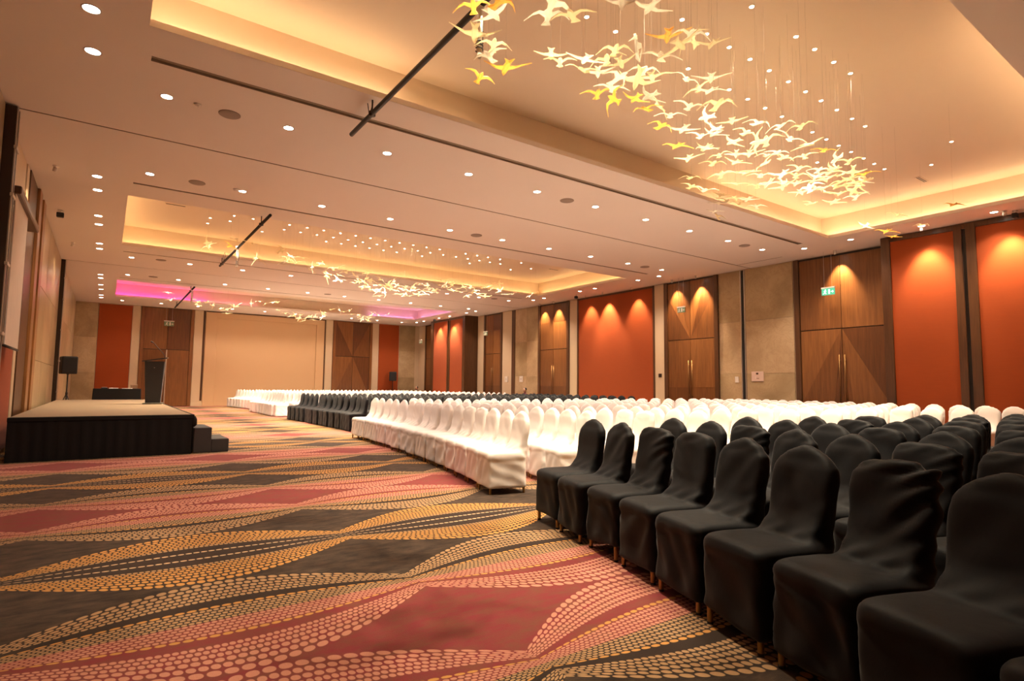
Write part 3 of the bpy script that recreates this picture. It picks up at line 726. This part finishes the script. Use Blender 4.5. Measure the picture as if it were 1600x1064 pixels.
BIRDS_FAR = [(1.98,27.86,5.02,'y'),(2.01,27.67,4.79,'y'),(2.28,30.05,5.0,'y'),(3.2,30.28,5.12,'y'),(3.2,28.55,4.81,'y'),(3.69,29.91,5.01,'y'),(4.13,31.19,5.04,'y'),(3.33,29.61,4.79,'y'),(4.24,29.46,4.71,'y'),(4.37,28.55,4.58,'y'),(4.92,30.35,4.98,'y'),(5.17,30.61,5.07,'y'),(4.44,28.93,4.45,'y'),(5.23,27.83,4.88,'w'),(5.74,28.73,5.1,'y'),(6.1,29.1,5.06,'y'),(6.36,28.65,5.11,'w'),(6.37,28.03,5.04,'y'),(6.72,29.21,4.82,'y'),(7.48,31.09,4.91,'y'),(7.48,30.11,4.65,'w'),(7.91,30.88,4.83,'y'),(7.49,28.35,4.41,'y'),(8.02,29.18,4.52,'y'),(8.21,29.02,4.6,'y'),(8.21,30.79,4.85,'y'),(8.45,31.04,4.6,'y'),(8.97,30.84,4.83,'w'),(8.44,29.27,4.48,'y'),(9.16,30.1,4.95,'y'),(9.38,31.07,4.84,'w'),(9.04,28.41,4.97,'y'),(9.83,29.57,5.12,'w'),(9.55,27.99,4.85,'y'),(9.94,28.2,4.99,'y'),(10.73,29.2,4.9,'y'),(10.52,28.17,4.62,'w'),(11.87,31.03,5.08,'y'),(10.72,27.79,4.52,'y'),(11.45,29.23,4.96,'y'),(10.77,30.27,5.06,'y'),(11.08,30.04,4.96,'y'),(11.1,29.53,4.73,'w'),(10.91,27.8,4.93,'w'),(11.11,28.53,4.73,'w'),(12.44,29.33,5.11,'w'),(11.21,27.8,4.81,'y')]

def bird_mesh(name, mat, up1, up2, sweep):
    half = [(0, .105), (.020, .07), (.030, .035), (.095, .052-sweep*.2), (.15, .036-sweep*.5), (.235, -.012-sweep), (.155, .004-sweep*.4), (.095, .004), (.032, -.030), (.020, -.075), (.048, -.14), (0, -.118)]
    def z(x):
        x = abs(x)
        return up1*min(x, .12) + up2*max(0, x-.12)
    T = .007
    top_v = [(x, y, z(x)+T) for x, y in half]
    quads = [(1, 2, 8, 9), (2, 3, 7, 8), (3, 4, 6, 7), (4, 5, 6)]
    m = MB()
    pts = [(x, y) for x, y in half] + [(-x, y) for x, y in half[1:-1]][::-1]
    n = len(half)
    idx = {}
    V = []
    for s in (1, -1):
        for i, (x, y) in enumerate(half):
            if s == -1 and x == 0: idx[(s, i)] = idx[(1, i)]; continue
            idx[(s, i)] = len(V); V.append((x*s, y, z(x)))
    F = []
    for s in (1, -1):
        for q in quads: F.append([idx[(s, i)] for i in q])
        F.append([idx[(s, i)] for i in (9, 10, 11)])
    F.append([idx[(1, 0)], idx[(1, 1)], idx[(1, 9)], idx[(1, 11)], idx[(-1, 9)], idx[(-1, 1)]])
    # thickness
    nv = len(V)
    VV = [(x, y, zz+T*(1.6 if abs(x) < .03 else .7)) for x, y, zz in V] + [(x, y, zz-T*(1.6 if abs(x) < .03 else .5)) for x, y, zz in V]
    FF = [tuple(f) for f in F] + [tuple(i+nv for i in reversed(f)) for f in F]
    edges = {}
    for f in F:
        for a, b in zip(f, f[1:]+f[:1]):
            k = (min(a, b), max(a, b)); edges[k] = edges.get(k, 0)+1
    for (a, b), c in edges.items():
        if c == 1: FF.append((a, b, b+nv, a+nv))
    m.add(VV, FF)
    return m.mesh(name, mat)
random.seed(11)
POSES = [('raised', .42, .02, .02), ('level', .16, -.10, .03), ('drooping', .34, -.50, .04), ('swept', .30, -.15, .07)]
TONE = {'w': 'white', 'y': 'cream', 'a': 'amber'}
bmesh_of = {(t, p[0]): bird_mesh('bird_'+p[0], bird_mats[t], *p[1:]) for t in 'wya' for p in POSES}
wire_mat = plain('wire', (.30, .23, .17), .6)
wires = {}
counts = {}
allb = []
for flock, L, sc in (('near', BIRDS_NEAR, 1.0), ('middle', BIRDS_MID, 1.12), ('far', BIRDS_FAR, 1.25)):
    for (x, y, z, t) in sorted(L):
        allb.append((flock, x, y, z, t, sc))
for flock, x, y, z, t, sc in allb:
    pose = random.choice(POSES)
    key = (flock, t, pose[0]); counts[key] = counts.get(key, 0)+1
    nm = 'the pole' if flock == 'near' else 'the stage end'
    o = empty('hanging_bird', (x, y, z), label='%s hanging bird with %s wings in the %s flock, %s such from %s' % (TONE[t], pose[0], flock, ordinal(counts[key]), nm), cat='bird ornament', group='birds hanging in the %s flock' % flock)
    b = link('body', bmesh_of[(t, pose[0])], o)
    s = sc*random.uniform(.70, .92)
    b.scale = (s, s, s)
    wild = random.random() < (.16 if flock == 'near' else .6)
    hd = -yaw + random.gauss(0, .9 if wild else .38) + (PI if random.random() < .4 else 0)
    b.rotation_euler = (random.gauss(.0, .5 if wild else .12), random.gauss(0, .6 if wild else .14), hd)
    ln_ = round((HS-z)/.1)*.1
    if ln_ not in wires:
        wires[ln_] = MB().tube([(0, 0, 0), (0, 0, ln_)], .0007, 3).mesh('wire', wire_mat)
    w = link('wire', wires[ln_], o)
    w.scale = (1, 1, (HS-z)/ln_)

# ---------------------------------------------------------------- chairs
def rrect(x0, x1, y0, y1, r, z, lean=0, n=4):
    pts = []
    r = min(r, (x1-x0)/2-.001, (y1-y0)/2-.001)
    for cx, cy, a0 in ((x1-r, y1-r, 0), (x0+r, y1-r, PI/2), (x0+r, y0+r, PI), (x1-r, y0+r, 1.5*PI)):
        for k in range(n+1):
            a = a0 + PI/2*k/n
            pts.append((cx+r*math.cos(a)+lean, cy+r*math.sin(a), z))
    return pts
def smooth(a, b, x):
    t = np.clip((x-a)/(b-a), 0, 1); return t*t*(3-2*t)

def chair_mesh(name, mat, seed, hem, voxel, crumple=0.0, fold=1.0, flat_top=False, lift=.0, it=3):
    rnd = np.random.RandomState(seed)
    m = MB()
    # seat block with its skirt (chair faces -x, centred on the floor)
    m.loft([rrect(-.250, .22, -.228, .228, .035, hem), rrect(-.244, .22, -.222, .222, .035, .2), rrect(-.246, .22, -.222, .222, .04, .36), rrect(-.252, .22, -.228, .228, .05, .41),
            rrect(-.252, .22, -.228, .228, .06, .445), rrect(-.240, .22, -.216, .216, .08, .472), rrect(-.20, .22, -.18, .18, .09, .484)])
    # back: slab leaning away, arched head
    hd = [(.79, .211), (.84, .200), (.88, .170), (.913, .122), (.938, .062), (.950, .02)] if not flat_top else [(.80, .212), (.86, .205), (.90, .185), (.92, .15), (.932, .10), (.936, .05)]
    rings = []
    for z, w in [(hem, .215), (.2, .21), (.42, .205), (.50, .20), (.58, .20), (.70, .21)]+hd:
        ln_ = max(0, z-.40)*.13
        th = .055 if z < .6 else .045 if z < .88 else .034 if z < .93 else .022
        c = .20
        rings.append(rrect(c-th, c+th*.8, -w, w, th*.75, z, ln_))
    m.loft(rings)
    # cloth stretched between seat and back
    m.loft([rrect(.06, .2, -.19, .19, .03, .44), rrect(.10, .2, -.188, .188, .03, .50), rrect(.15, .22, -.18, .18, .03, .56), rrect(.185, .22, -.16, .16, .015, .62)])
    me = m.mesh(name, mat)
    o = bpy.data.objects.new('tmp', me); C.objects.link(o)
    md = o.modifiers.new('r', 'REMESH'); md.mode = 'VOXEL'; md.voxel_size = voxel
    ms = o.modifiers.new('s', 'SMOOTH'); ms.factor = .5; ms.iterations = it
    bpy.context.view_layer.update()
    dg = bpy.context.evaluated_depsgraph_get()
    out = bpy.data.meshes.new_from_object(o.evaluated_get(dg))
    out.name = name
    bpy.data.objects.remove(o)
    nv = len(out.vertices)
    co = np.empty(nv*3); out.vertices.foreach_get('co', co); co = co.reshape(-1, 3)
    no = np.empty(nv*3); out.vertices.foreach_get('normal', no); no = no.reshape(-1, 3)
    x, y, z = co.T
    p1, p2, p3 = rnd.uniform(0, 6.28, 3)
    sgn = 1 if rnd.rand() < .5 else -1
    dsp = np.zeros(nv)
    low = (1-smooth(.36, .46, z))*smooth(hem-.01, hem+.1, z)
    side = smooth(.55, .85, np.abs(no[:, 1])); front = smooth(.55, .85, np.abs(no[:, 0]))
    dsp += fold*.0034*low*side*np.sin(46*(z*.85+x*.55)+1.6*np.sin(9*x+p1)+p2)
    dsp += fold*.0042*low*front*np.sin(40*(z*.55+sgn*y*.65)+1.8*np.sin(8*y+p2)+p3)
    dsp += fold*.006*low*np.sin(24*(x+y)+p1)*smooth(.38, .1, z)
    # swag lines just under the seat edge
    dsp -= fold*.004*np.exp(-((z-.385+.02*np.sin(10*y+p3))/.018)**2)*(side+front)
    # creases where seat meets back
    dsp += fold*.004*np.exp(-((z-.50)/.05)**2)*np.sin(70*y*.6+60*z+p2)*smooth(0, .1, x)
    # back folds
    bk = smooth(.55, .65, z)
    dsp += bk*fold*.0022*np.sin(30*(z*.8-y*.5*sgn)+2*np.sin(7*y+p1)+p3)
    if crumple:
        msk = bk*smooth(-.05, .15, y*sgn)
        dsp += crumple*.0075*msk*np.sin(85*(z*.8-sgn*y*.45)+2.5*np.sin(13*z+p1)+p2)
        dsp += crumple*.006*smooth(.84, .9, z)*np.sin(48*y*.6+70*z+p1)
    co = co + no*dsp[:, None]
    if lift:
        k = np.clip(1-(co[:, 2]-hem)/.35, 0, 1)
        co[:, 2] += k*lift*(.45+.55*np.sin(7*x+5*y*sgn+p1))*(.8+.2*np.cos(9*y))
    if crumple or seed % 3 == 1:
        co[:, 1] += .012*sgn*smooth(.5, .95, co[:, 2])
    out.vertices.foreach_set('co', co.ravel())
    for p in out.polygons: p.use_smooth = True
    out.update()
    return out

blk_near = [chair_mesh('cover_black', black_cov, 3+k, .065, .016, cr, fo, ft, li) for k, (cr, fo, ft, li) in enumerate(((0, .7, False, .02), (.25, 1.2, False, .03), (.7, 1.5, True, .06), (.35, 1.3, True, .03), (1.3, 1.9, True, .07), (.1, .9, False, .05)))]
wht_near = [chair_mesh('cover_white', white_cov, 23+k, .06, .018, cr, fo, ft, li) for k, (cr, fo, ft, li) in enumerate(((0, 1.0, False, .01), (.2, 1.4, False, .02), (.4, 1.6, True, .02)))]
blk_far = [chair_mesh('cover_black', black_cov, 43+k, .004, .030, .2*k, 1.0, k == 2, 0, 2) for k in range(3)]
wht_far = [chair_mesh('cover_white', white_cov, 53+k, .004, .030, .2*k, 1.0, k == 2, 0, 2) for k in range(3)]
wht_low = chair_mesh('cover_white', white_cov, 61, .004, .055, 0, .5, False, 0, 1)
leg_me = MB().lathe([(.013, 0), (.015, .012), (.0155, .03), (.017, .26)], 10).mesh('leg', brass_m, True)
foot_me = MB().lathe([(.0165, 0), (.0165, .012)], 10).mesh('foot_cap', black_m, True)

random.seed(5)
def row_pt(block, y):
    """x of the seat-front line of the first row at depth y, and its slope"""
    if block == 'N':
        d = 4.4-y; return 3.38-.24*d-.02*d*d, .24+.04*d
    if block == 'W':
        d = y-5.5; return 3.65+.25*d-.0125*d*d, .25-.025*d
    if block == 'B': return 5.40, .01
    if block == 'V': return 5.36, .03
    return 6.05-.10*(y-29), -.09
# block: (name, colour, y of near end, y of far end, seats, rows, row step)
BL = [('N', 'black', 0, 4.42, 12, 11, (.93, -.225), 'near black block', 'white block'),
      ('W', 'white', 5.58, 13.5, 16, 13, (.925, -.165), 'middle white block', 'near aisle'),
      ('B', 'black', 15.0, 21.5, 13, 12, (.93, -.02), 'far black block', 'near aisle'),
      ('V', 'white', 23.1, 28.0, 10, 12, (.93, 0), 'far white block', 'near aisle'),
      ('U', 'white', 29.1, 34.6, 11, 11, (.92, 0), 'end-wall white block', 'near aisle')]
lowverts = []
n_white = 0
stuff = MB()
lv = [tuple(v.co) for v in wht_low.vertices]; lf = [tuple(p.vertices) for p in wht_low.polygons]
SPECIAL = {(0, 0): 0, (0, 1): 1, (0, 2): 2, (0, 3): 3, (0, 4): 1, (0, 5): 5, (0, 6): 4, (0, 7): 5, (1, 0): 0, (1, 1): 0}
def place_chair(kind, mesh, x, y, rz, label, group, legs, hem):
    nm = kind+'_covered_chair'
    if legs:
        t = empty(nm, (x, y, 0), rz, label, 'chair', group)
        link('chair_cover', mesh, t)
        for sx in (-.215, .205):
            for sy in (-.19, .19):
                l = link('leg', leg_me, t, (sx, sy, 0))
                if legs > 1: link('foot_cap', foot_me, l)
    else:
        t = link(nm, mesh, None, (x, y, 0)); t.rotation_euler = (0, 0, rz)
        prop(t, label, 'chair', group)
    return t
for b, colr, ya, yb, ns, nr, step, bname, ref in BL:
    for r in range(nr):
        pitch_ = (yb-ya)/ns if b != 'N' else .497
        for k in range(ns):
            # walk along the seat-front line by arc length
            if b == 'N':
                y = yb - .23
                for _ in range(k):
                    s = row_pt(b, y)[1]; y -= pitch_/math.sqrt(1+s*s)
            else:
                y = ya + pitch_*(k+.5)
            xf, s = row_pt(b, y)
            face = math.atan2(-s, 1)          # chair faces -x turned by the row's slope
            jit = random.uniform(-.025, .025)
            if b == 'N': jit *= 1.6
            fx, fy = math.cos(face), math.sin(face)
            off = .25 + random.uniform(-.03, .03)
            cx = xf + fx*off + step[0]*r; cy = y + fy*off + step[1]*r
            q1 = to_px((cx, cy, .92)); q0 = to_px((cx, cy, .45))
            if q1 is None or q0 is None or (min(q1[0], q0[0]) > (2300 if b == 'N' and r == 0 else 1690)): continue
            if cx > 16.15: continue
            rz = face + jit
            dist = math.hypot(cx, cy)
            lab = '%s covered banquet chair in %s row of %s, %s seat from %s' % (colr, ordinal(r+1), bname, ordinal(k+1), 'the aisle' if b == 'N' else ref)
            grp = '%s covered chairs in the %s' % (colr, bname)
            if colr == 'white' and not (b == 'W' or (b == 'V' and r < 6) or (b == 'U' and r < 3)):
                ca, sa = math.cos(rz), math.sin(rz)
                stuff.add([(cx+ca*px-sa*py, cy+sa*px+ca*py, pz) for px, py, pz in lv], lf)
                continue
            if colr == 'white': n_white += 1
            if colr == 'black':
                if dist < 9:
                    me = blk_near[SPECIAL.get((r, k), random.choice((0, 1, 2, 3, 5)))]
                    place_chair('black', me, cx, cy, rz, lab, grp, 2 if r < 2 else 1, .11)
                else:
                    place_chair('black', random.choice(blk_far), cx, cy, rz, lab, grp, 0, 0)
            else:
                if r < 2 and b == 'W':
                    place_chair('white', wht_near[random.choice((0, 1, 1, 2))], cx, cy, rz, lab, grp, 1, .09)
                else:
                    place_chair('white', random.choice(wht_far if dist > 8 else wht_far), cx, cy, rz, lab, grp, 0, 0)
o = stuff.build('white_covered_chairs', white_cov, None, True)
prop(o, 'back rows of white covered banquet chairs near the end wall', 'chairs', kind='stuff')

# ---------------------------------------------------------------- stage and what stands on and behind it
SX0, SX1, SY0, SY1, SZ = -1.18, 1.32, 11.72, 22.8, .69
t = empty('stage', ((SX0+SX1)/2, (SY0+SY1)/2, 0), label='low black-skirted stage with a beige carpeted top', cat='stage')
cx, cy = t.location.x, t.location.y
MB().bevbox(SX0-cx, SX1-cx, SY0-cy, SY1-cy, SZ-.05, SZ, .008).build('deck', stage_top_m, t)
def skirt(x0, y0, x1, y1, n, nx, ny):
    m = MB(); V = []; F = []
    for i in range(n+1):
        s = i/n; w = .012*math.sin(i*1.7)+.006*math.sin(i*.6)
        for j, z in enumerate((SZ-.004, SZ-.10, .35, .005)):
            k = (.25, .5, .8, 1.0)[j]
            V.append((x0+(x1-x0)*s+nx*(.02+w*k), y0+(y1-y0)*s+ny*(.02+w*k), z))
    nn = len(V)
    V += [(a-nx*.012, b-ny*.012, c) for a, b, c in V]
    for i in range(n):
        for j in range(3):
            a = i*4+j; q = (a, a+4, a+5, a+1)
            F.append(q); F.append(tuple(v+nn for v in reversed(q)))
    m.add(V, F); return m
skirt(SX0-cx, SY0-cy, SX1-cx, SY0-cy, 60, 0, -1).build('front_skirt', black_cloth, t, True)
skirt(SX1-cx, SY0-cy, SX1-cx, SY1-cy, 160, 1, 0).build('side_skirt', black_cloth, t, True)
MB().bevbox(SX0-cx-.005, SX1-cx+.03, SY0-cy-.03, SY0-cy+.02, SZ-.07, SZ+.004, .01).build('edge_trim', black_cloth, t)
MB().bevbox(SX1-cx-.02, SX1-cx+.03, SY0-cy, SY1-cy, SZ-.07, SZ+.004, .01).build('edge_trim', black_cloth, t)
MB().box(SX0-cx+.1, SX1-cx-.1, SY0-cy+.1, SY1-cy-.1, 0, SZ-.06).build('platform_frame', black_m, t)
# knot of cloth at the front corner
MB().lathe([(.01, SZ-.22), (.05, SZ-.18), (.045, SZ-.08), (.02, SZ-.03)], 10, (SX1-cx+.03, SY0-cy+.01, 0)).build('corner_tuck', black_cloth, t, True)
t = empty('stage_steps', (SX1+.35, SY0+.55, 0), label='two grey carpeted steps at the front corner of the stage', cat='steps')
MB().bevbox(-.31, -.02, -.5, .5, 0, .45, .012).build('step', step_m, t)
MB().bevbox(-.02, .27, -.5, .5, 0, .24, .012).build('step', step_m, t)

# lectern with gooseneck microphone
t = empty('lectern', (1.08, 17.9, SZ), math.radians(-8), 'dark slim lectern with a gooseneck microphone near the stage edge', 'lectern')
MB().bevbox(-.22, .22, -.22, .22, 0, .035, .01).build('base', plain('lectern_base', (.10, .09, .06), .6), t)
MB().loft([rrect(-.17, .17, -.14, .14, .02, .035), rrect(-.23, .23, -.17, .17, .02, 1.12)]).build('body', plain('lectern_body', (.02, .022, .028), .45), t)
MB().add([(-.28, -.24, 1.10), (.28, -.24, 1.20), (.28, .26, 1.22), (-.28, .26, 1.12), (-.28, -.24, 1.13), (.28, -.24, 1.23), (.28, .26, 1.25), (-.28, .26, 1.15)],
         [(0, 3, 2, 1), (4, 5, 6, 7), (0, 1, 5, 4), (1, 2, 6, 5), (2, 3, 7, 6), (3, 0, 4, 7)]).build('reading_top', plain('lectern_top', (.03, .025, .025), .4), t)
g = MB().tube([(.22, 0, 1.22), (.17, 0, 1.34), (.08, 0, 1.44), (-.02, 0, 1.56), (-.07, 0, 1.62)], .008, 6)
g.build('gooseneck', black_m, t, True)
MB().tube([(-.07, 0, 1.62), (-.13, 0, 1.65)], [.014, .02], 8).build('microphone', black_m, t, True)
MB().lathe([(.012, 0), (.012, .006)], 10, (0, -.178, .95)).build('badge', metal_m, t)

# loudspeakers on tripods
def pa(x, y, rz, lab, lab2):
    s = empty('speaker_stand', (x, y, 0), rz, lab, 'stand', 'tripod speaker stands')
    MB().tube([(0, 0, .25), (0, 0, 1.52)], .02, 8).build('pole', black_m, s, True)
    MB().lathe([(.035, .82), (.035, .90)], 10).build('collar', black_m, s, True)
    for k in range(3):
        a = k*2*PI/3+.5
        MB().tube([(0, 0, .86), (.33*math.cos(a), .33*math.sin(a), .012)], .013, 6).build('leg', black_m, s, True)
        MB().tube([(0, 0, .30), (.20*math.cos(a), .20*math.sin(a), .345)], .008, 6).build('brace', black_m, s, True)
    t = empty('loudspeaker', (x, y, 1.52), rz, lab2, 'loudspeaker', 'loudspeakers on stands')
    MB().loft([rrect(-.21, .21, -.19, .19, .03, 0), rrect(-.22, .22, -.20, .20, .03, .03), rrect(-.22, .22, -.20, .20, .03, .56), rrect(-.20, .20, -.18, .18, .03, .59)]).build('cabinet', black_m, t)
    MB().bevbox(-.19, .19, -.212, -.198, .05, .54, .005).build('grille', plain('grille_black', (.02, .02, .02), .9), t)
    MB().lathe([(.04, -.02), (.04, 0)], 10).build('pole_cup', black_m, t)
pa(-1.02, 24.6, .25, 'black tripod speaker stand behind the stage by the marble wall', 'black loudspeaker on its tripod behind the stage by marble wall')
pa(15.3, 35.0, -.5, 'black tripod speaker stand by the far corner red panel', 'black loudspeaker on its tripod by the far corner red panel')

# control desk behind the stage
t = empty('draped_table', (.5, 31.4, 0), label='high table draped in black cloth behind the stage', cat='table')
MB().bevbox(-.88, .88, -.4, .4, .93, .96, .008).build('tabletop', black_m, t)
MB().loft([rrect(-.93, .93, -.45, .45, .04, .004), rrect(-.90, .90, -.42, .42, .04, .5), rrect(-.885, .885, -.405, .405, .04, .965), rrect(-.87, .87, -.39, .39, .04, .972)]).build('table_drape', black_cloth, t)
o = MB().bevbox(-.17, .17, -.12, .12, 0, .03, .004).build('paper_stack', paper_m, None, False, (.36, 31.2, .972)); prop(o, 'white paper stack at the middle of the draped table', 'paper')
o = MB().bevbox(-.2, .2, -.13, .13, 0, .018, .003).build('open_folder', paper_m, None, False, (.86, 31.15, .972)); prop(o, 'flat white folder beside the brown case on the draped table', 'folder')
t = empty('equipment_case', (1.12, 31.4, .972), label='small brown case on the end of the draped table', cat='case')
MB().bevbox(-.13, .13, -.1, .1, 0, .16, .012).build('body', box_brown, t)
MB().bevbox(-.135, .135, -.105, .105, .12, .18, .012).build('lid', box_brown, t)
t = empty('mixer', (.02, 31.3, .972), label='small dark sound mixer at the stage-side end of the draped table', cat='mixer')
MB().bevbox(-.12, .12, -.15, .15, 0, .05, .008).build('body', black_m, t)
for k in range(5): MB().lathe([(.01, .05), (.008, .07)], 8, (-.08+.04*k, -.05, 0)).build('knob', metal_m, t)

# ---------------------------------------------------------------- signs, plates
def man(m, x, z, s, d):
    """running figure made of thin plates in the local x-z plane"""
    def seg(a, b, w):
        a = Vector((a[0], 0, a[1])); b = Vector((b[0], 0, b[1])); n = (b-a).normalized(); p = Vector((-n.z, 0, n.x))*w
        q = [a+p, b+p, b-p, a-p]
        m.prism([(x+d*v.x*s, z+v.z*s) for v in q], 'y', -.024, -.019)
    m.prism([(x+d*(.06+.11*math.cos(k*PI/4))*s, z+(.86+.11*math.sin(k*PI/4))*s) for k in range(8)], 'y', -.024, -.019)
    seg((.0, .72), (-.08, .38), .10); seg((0, .68), (.26, .56), .045); seg((0, .68), (-.24, .60), .045)
    seg((-.06, .38), (.18, .22), .06); seg((.18, .22), (.14, 0), .05); seg((-.08, .38), (-.18, .16), .06); seg((-.18, .16), (-.42, .12), .05)
def exit_sign(x, y, z, rz, w, h, lab, lit, rod_top=H):
    t = empty('exit_sign', (x, y, z), rz, lab, 'sign', 'hanging exit signs')
    MB().bevbox(-w/2, w/2, -.018, .018, -h/2, h/2, .004).build('panel', exit_green if lit else plain('sign_green_dim', (.16, .22, .12), .5), t)
    MB().bevbox(-w/2-.01, w/2+.01, -.028, .028, h/2, h/2+.04, .006).build('casing', white_plastic, t)
    m = MB()
    man(m, -w*.22, -h*.40, h*.8, 1)
    m.prism([(w*.04, -h*.35), (w*.16, -h*.35), (w*.16, h*.35), (w*.04, h*.35)], 'y', -.024, -.019)
    m.prism([(w*.22, .02*h), (w*.34, .02*h), (w*.34, .16*h), (w*.45, -.03*h), (w*.34, -.22*h), (w*.34, -.08*h), (w*.22, -.08*h)], 'y', -.024, -.019)
    m.build('pictogram', exit_white if lit else white_plastic, t)
    for sx in (-.3, .3):
        MB().tube([(sx*w, 0, h/2+.03), (sx*w, 0, rod_top-z)], .004, 6).build('hanger_rod', metal_m, t)
exit_sign(16.9, 8.12, 4.06, -PI/2, .36, .19, 'lit green exit sign hanging before the near double door', True)
exit_sign(16.9, 13.3, 4.06, -PI/2, .34, .18, 'dim exit sign hanging before the door beside the black track', False)
exit_sign(16.9, 26.4, 4.1, -PI/2, .36, .2, 'dim exit sign hanging before the door by the far red bay', False)
exit_sign(16.3, 33.1, 4.0, -PI/2, .36, .2, 'dim exit sign hanging at the far corner door', False)
exit_sign(2.62, 35.0, 4.35, 0, .45, .24, 'dim exit sign hanging before the stage-side end door', False)

t = empty('wall_plaque', (XR-.045, 10.66, 1.65), -PI/2, 'pale square plaque with a dark logo block on the near marble wall', 'plaque')
MB().bevbox(-.21, .21, -.015, .015, -.16, .16, .004).build('plate', plaque_m, t)
MB().box(-.045, .035, -.018, -.014, .06, .12).build('logo_block', wood_d, t)
MB().box(-.07, -.05, -.018, -.014, -.07, .0).add([], []).build('mark', white_plastic, t)
MB().box(-.03, .06, -.018, -.014, -.075, -.055).build('text_line', box_brown, t)
def plate(y, z, lab, w=.1, h=.1, mat=white_plastic, x=XR-.06, dot=True):
    t = empty('wall_switch', (x, y, z), -PI/2, lab, 'switch')
    MB().bevbox(-w/2, w/2, -.012, .012, -h/2, h/2, .003).build('plate', mat, t)
    if dot: MB().bevbox(-.02, .02, -.018, -.008, -.02, .03, .003).build('rocker', dark_metal, t)
plate(14.68, 1.72, 'small dark control box on the cream pier by the big red panel', .14, .14, dark_metal)
plate(25.0, 1.62, 'pale switch plate on the cream pier beside the far track jamb', .28, .3)
plate(23.7, 1.62, 'pale switch plate on marble beside the far track jamb', .28, .3, x=XR-.04)
plate(11.42, 1.55, 'small pale socket on marble beside the black track', .13, .2, x=XR-.04, dot=False)

# folded napkin / paper left on a black seat
o = MB().bevbox(-.16, .16, -.1, .1, 0, .03, .01).build('folded_cloth', paper_m, None, False, (6.62, 15.28, .49)); prop(o, 'pale folded cloth lying on a seat of the far black block', 'cloth')

# ---------------------------------------------------------------- two people seated far back
def person(x, y, rz, lab, shirt):
    t = empty('person', (x, y, 0), rz, lab, 'person')
    t.scale = (.92, .92, .92)
    V = [(0, 0, .50), (0, 0, .66), (0, 0, .82), (0, 0, .95), (.0, 0, 1.02), (-.01, 0, 1.09),
         (0, .16, .93), (-.06, .22, .70), (-.22, .16, .58), (-.30, .13, .57), (0, -.16, .93), (-.06, -.22, .70), (-.22, -.16, .58), (-.30, -.13, .57),
         (-.05, .09, .51), (-.42, .10, .50), (-.44, .10, .10), (-.56, .10, .05), (-.05, -.09, .51), (-.42, -.10, .50), (-.44, -.10, .10), (-.56, -.10, .05)]
    Ed = [(0, 1), (1, 2), (2, 3), (3, 4), (4, 5), (3, 6), (6, 7), (7, 8), (8, 9), (3, 10), (10, 11), (11, 12), (12, 13), (0, 14), (14, 15), (15, 16), (16, 17), (0, 18), (18, 19), (19, 20), (20, 21)]
    R = [.14, .13, .14, .12, .055, .055, .06, .045, .035, .03, .06, .045, .035, .03, .09, .065, .045, .035, .09, .065, .045, .035]
    me = bpy.data.meshes.new('body'); me.from_pydata(V, Ed, [])
    o = bpy.data.objects.new('tmp', me); C.objects.link(o)
    o.modifiers.new('s', 'SKIN')
    for i, r in enumerate(R): me.skin_vertices[0].data[i].radius = (r, r)
    me.skin_vertices[0].data[0].use_root = True
    sb = o.modifiers.new('u', 'SUBSURF'); sb.levels = 1
    bpy.context.view_layer.update()
    b = bpy.data.meshes.new_from_object(o.evaluated_get(bpy.context.evaluated_depsgraph_get()))
    bpy.data.objects.remove(o)
    b.materials.clear(); b.materials.append(shirt)
    for p in b.polygons: p.use_smooth = True
    link('body', b, t)
    prof = [(.02, 1.06), (.055, 1.075), (.072, 1.12), (.078, 1.17), (.075, 1.22), (.055, 1.265), (.015, 1.285)]
    h = MB()
    h.loft([[((1.18 if math.cos(2*PI*i/14) < 0 else 1.1)*r*math.cos(2*PI*i/14)-.01, r*math.sin(2*PI*i/14)*.92, z) for i in range(14)] for r, z in prof])
    h.lathe([(.004, .02), (.016, .0), (.004, -.02)], 6, (-.105, 0, 1.16))
    for s in (-1, 1): h.lathe([(.006, .025), (.014, 0), (.006, -.025)], 6, (-.005, s*.074, 1.165))
    h.build('head', skin_m, t, True)
    for s in (-1, 1): MB().lathe([(.003, .006), (.008, 0), (.003, -.006)], 6, (-.093, s*.03, 1.18)).build('eye', black_m, t)
    MB().box(-.098, -.09, -.022, .022, 1.115, 1.121).build('mouth', shirt_m, t)
    MB().loft([[((.95 if math.cos(2*PI*i/14) < 0 else 1.25)*r*math.cos(2*PI*i/14)+.008, r*math.sin(2*PI*i/14), z) for i in range(14)] for r, z in [(.078, 1.19), (.084, 1.22), (.07, 1.27), (.02, 1.30)]]).build('hair', hair_m, t, True)
person(15.6, 21.0, .1, 'dark-haired person in a plum top seated far back among black chairs', shirt_m)
person(16.0, 32.9, .1, 'person with dark hair seated far back by the end-wall marble', plain('brown_top', (.10, .05, .03), .8))
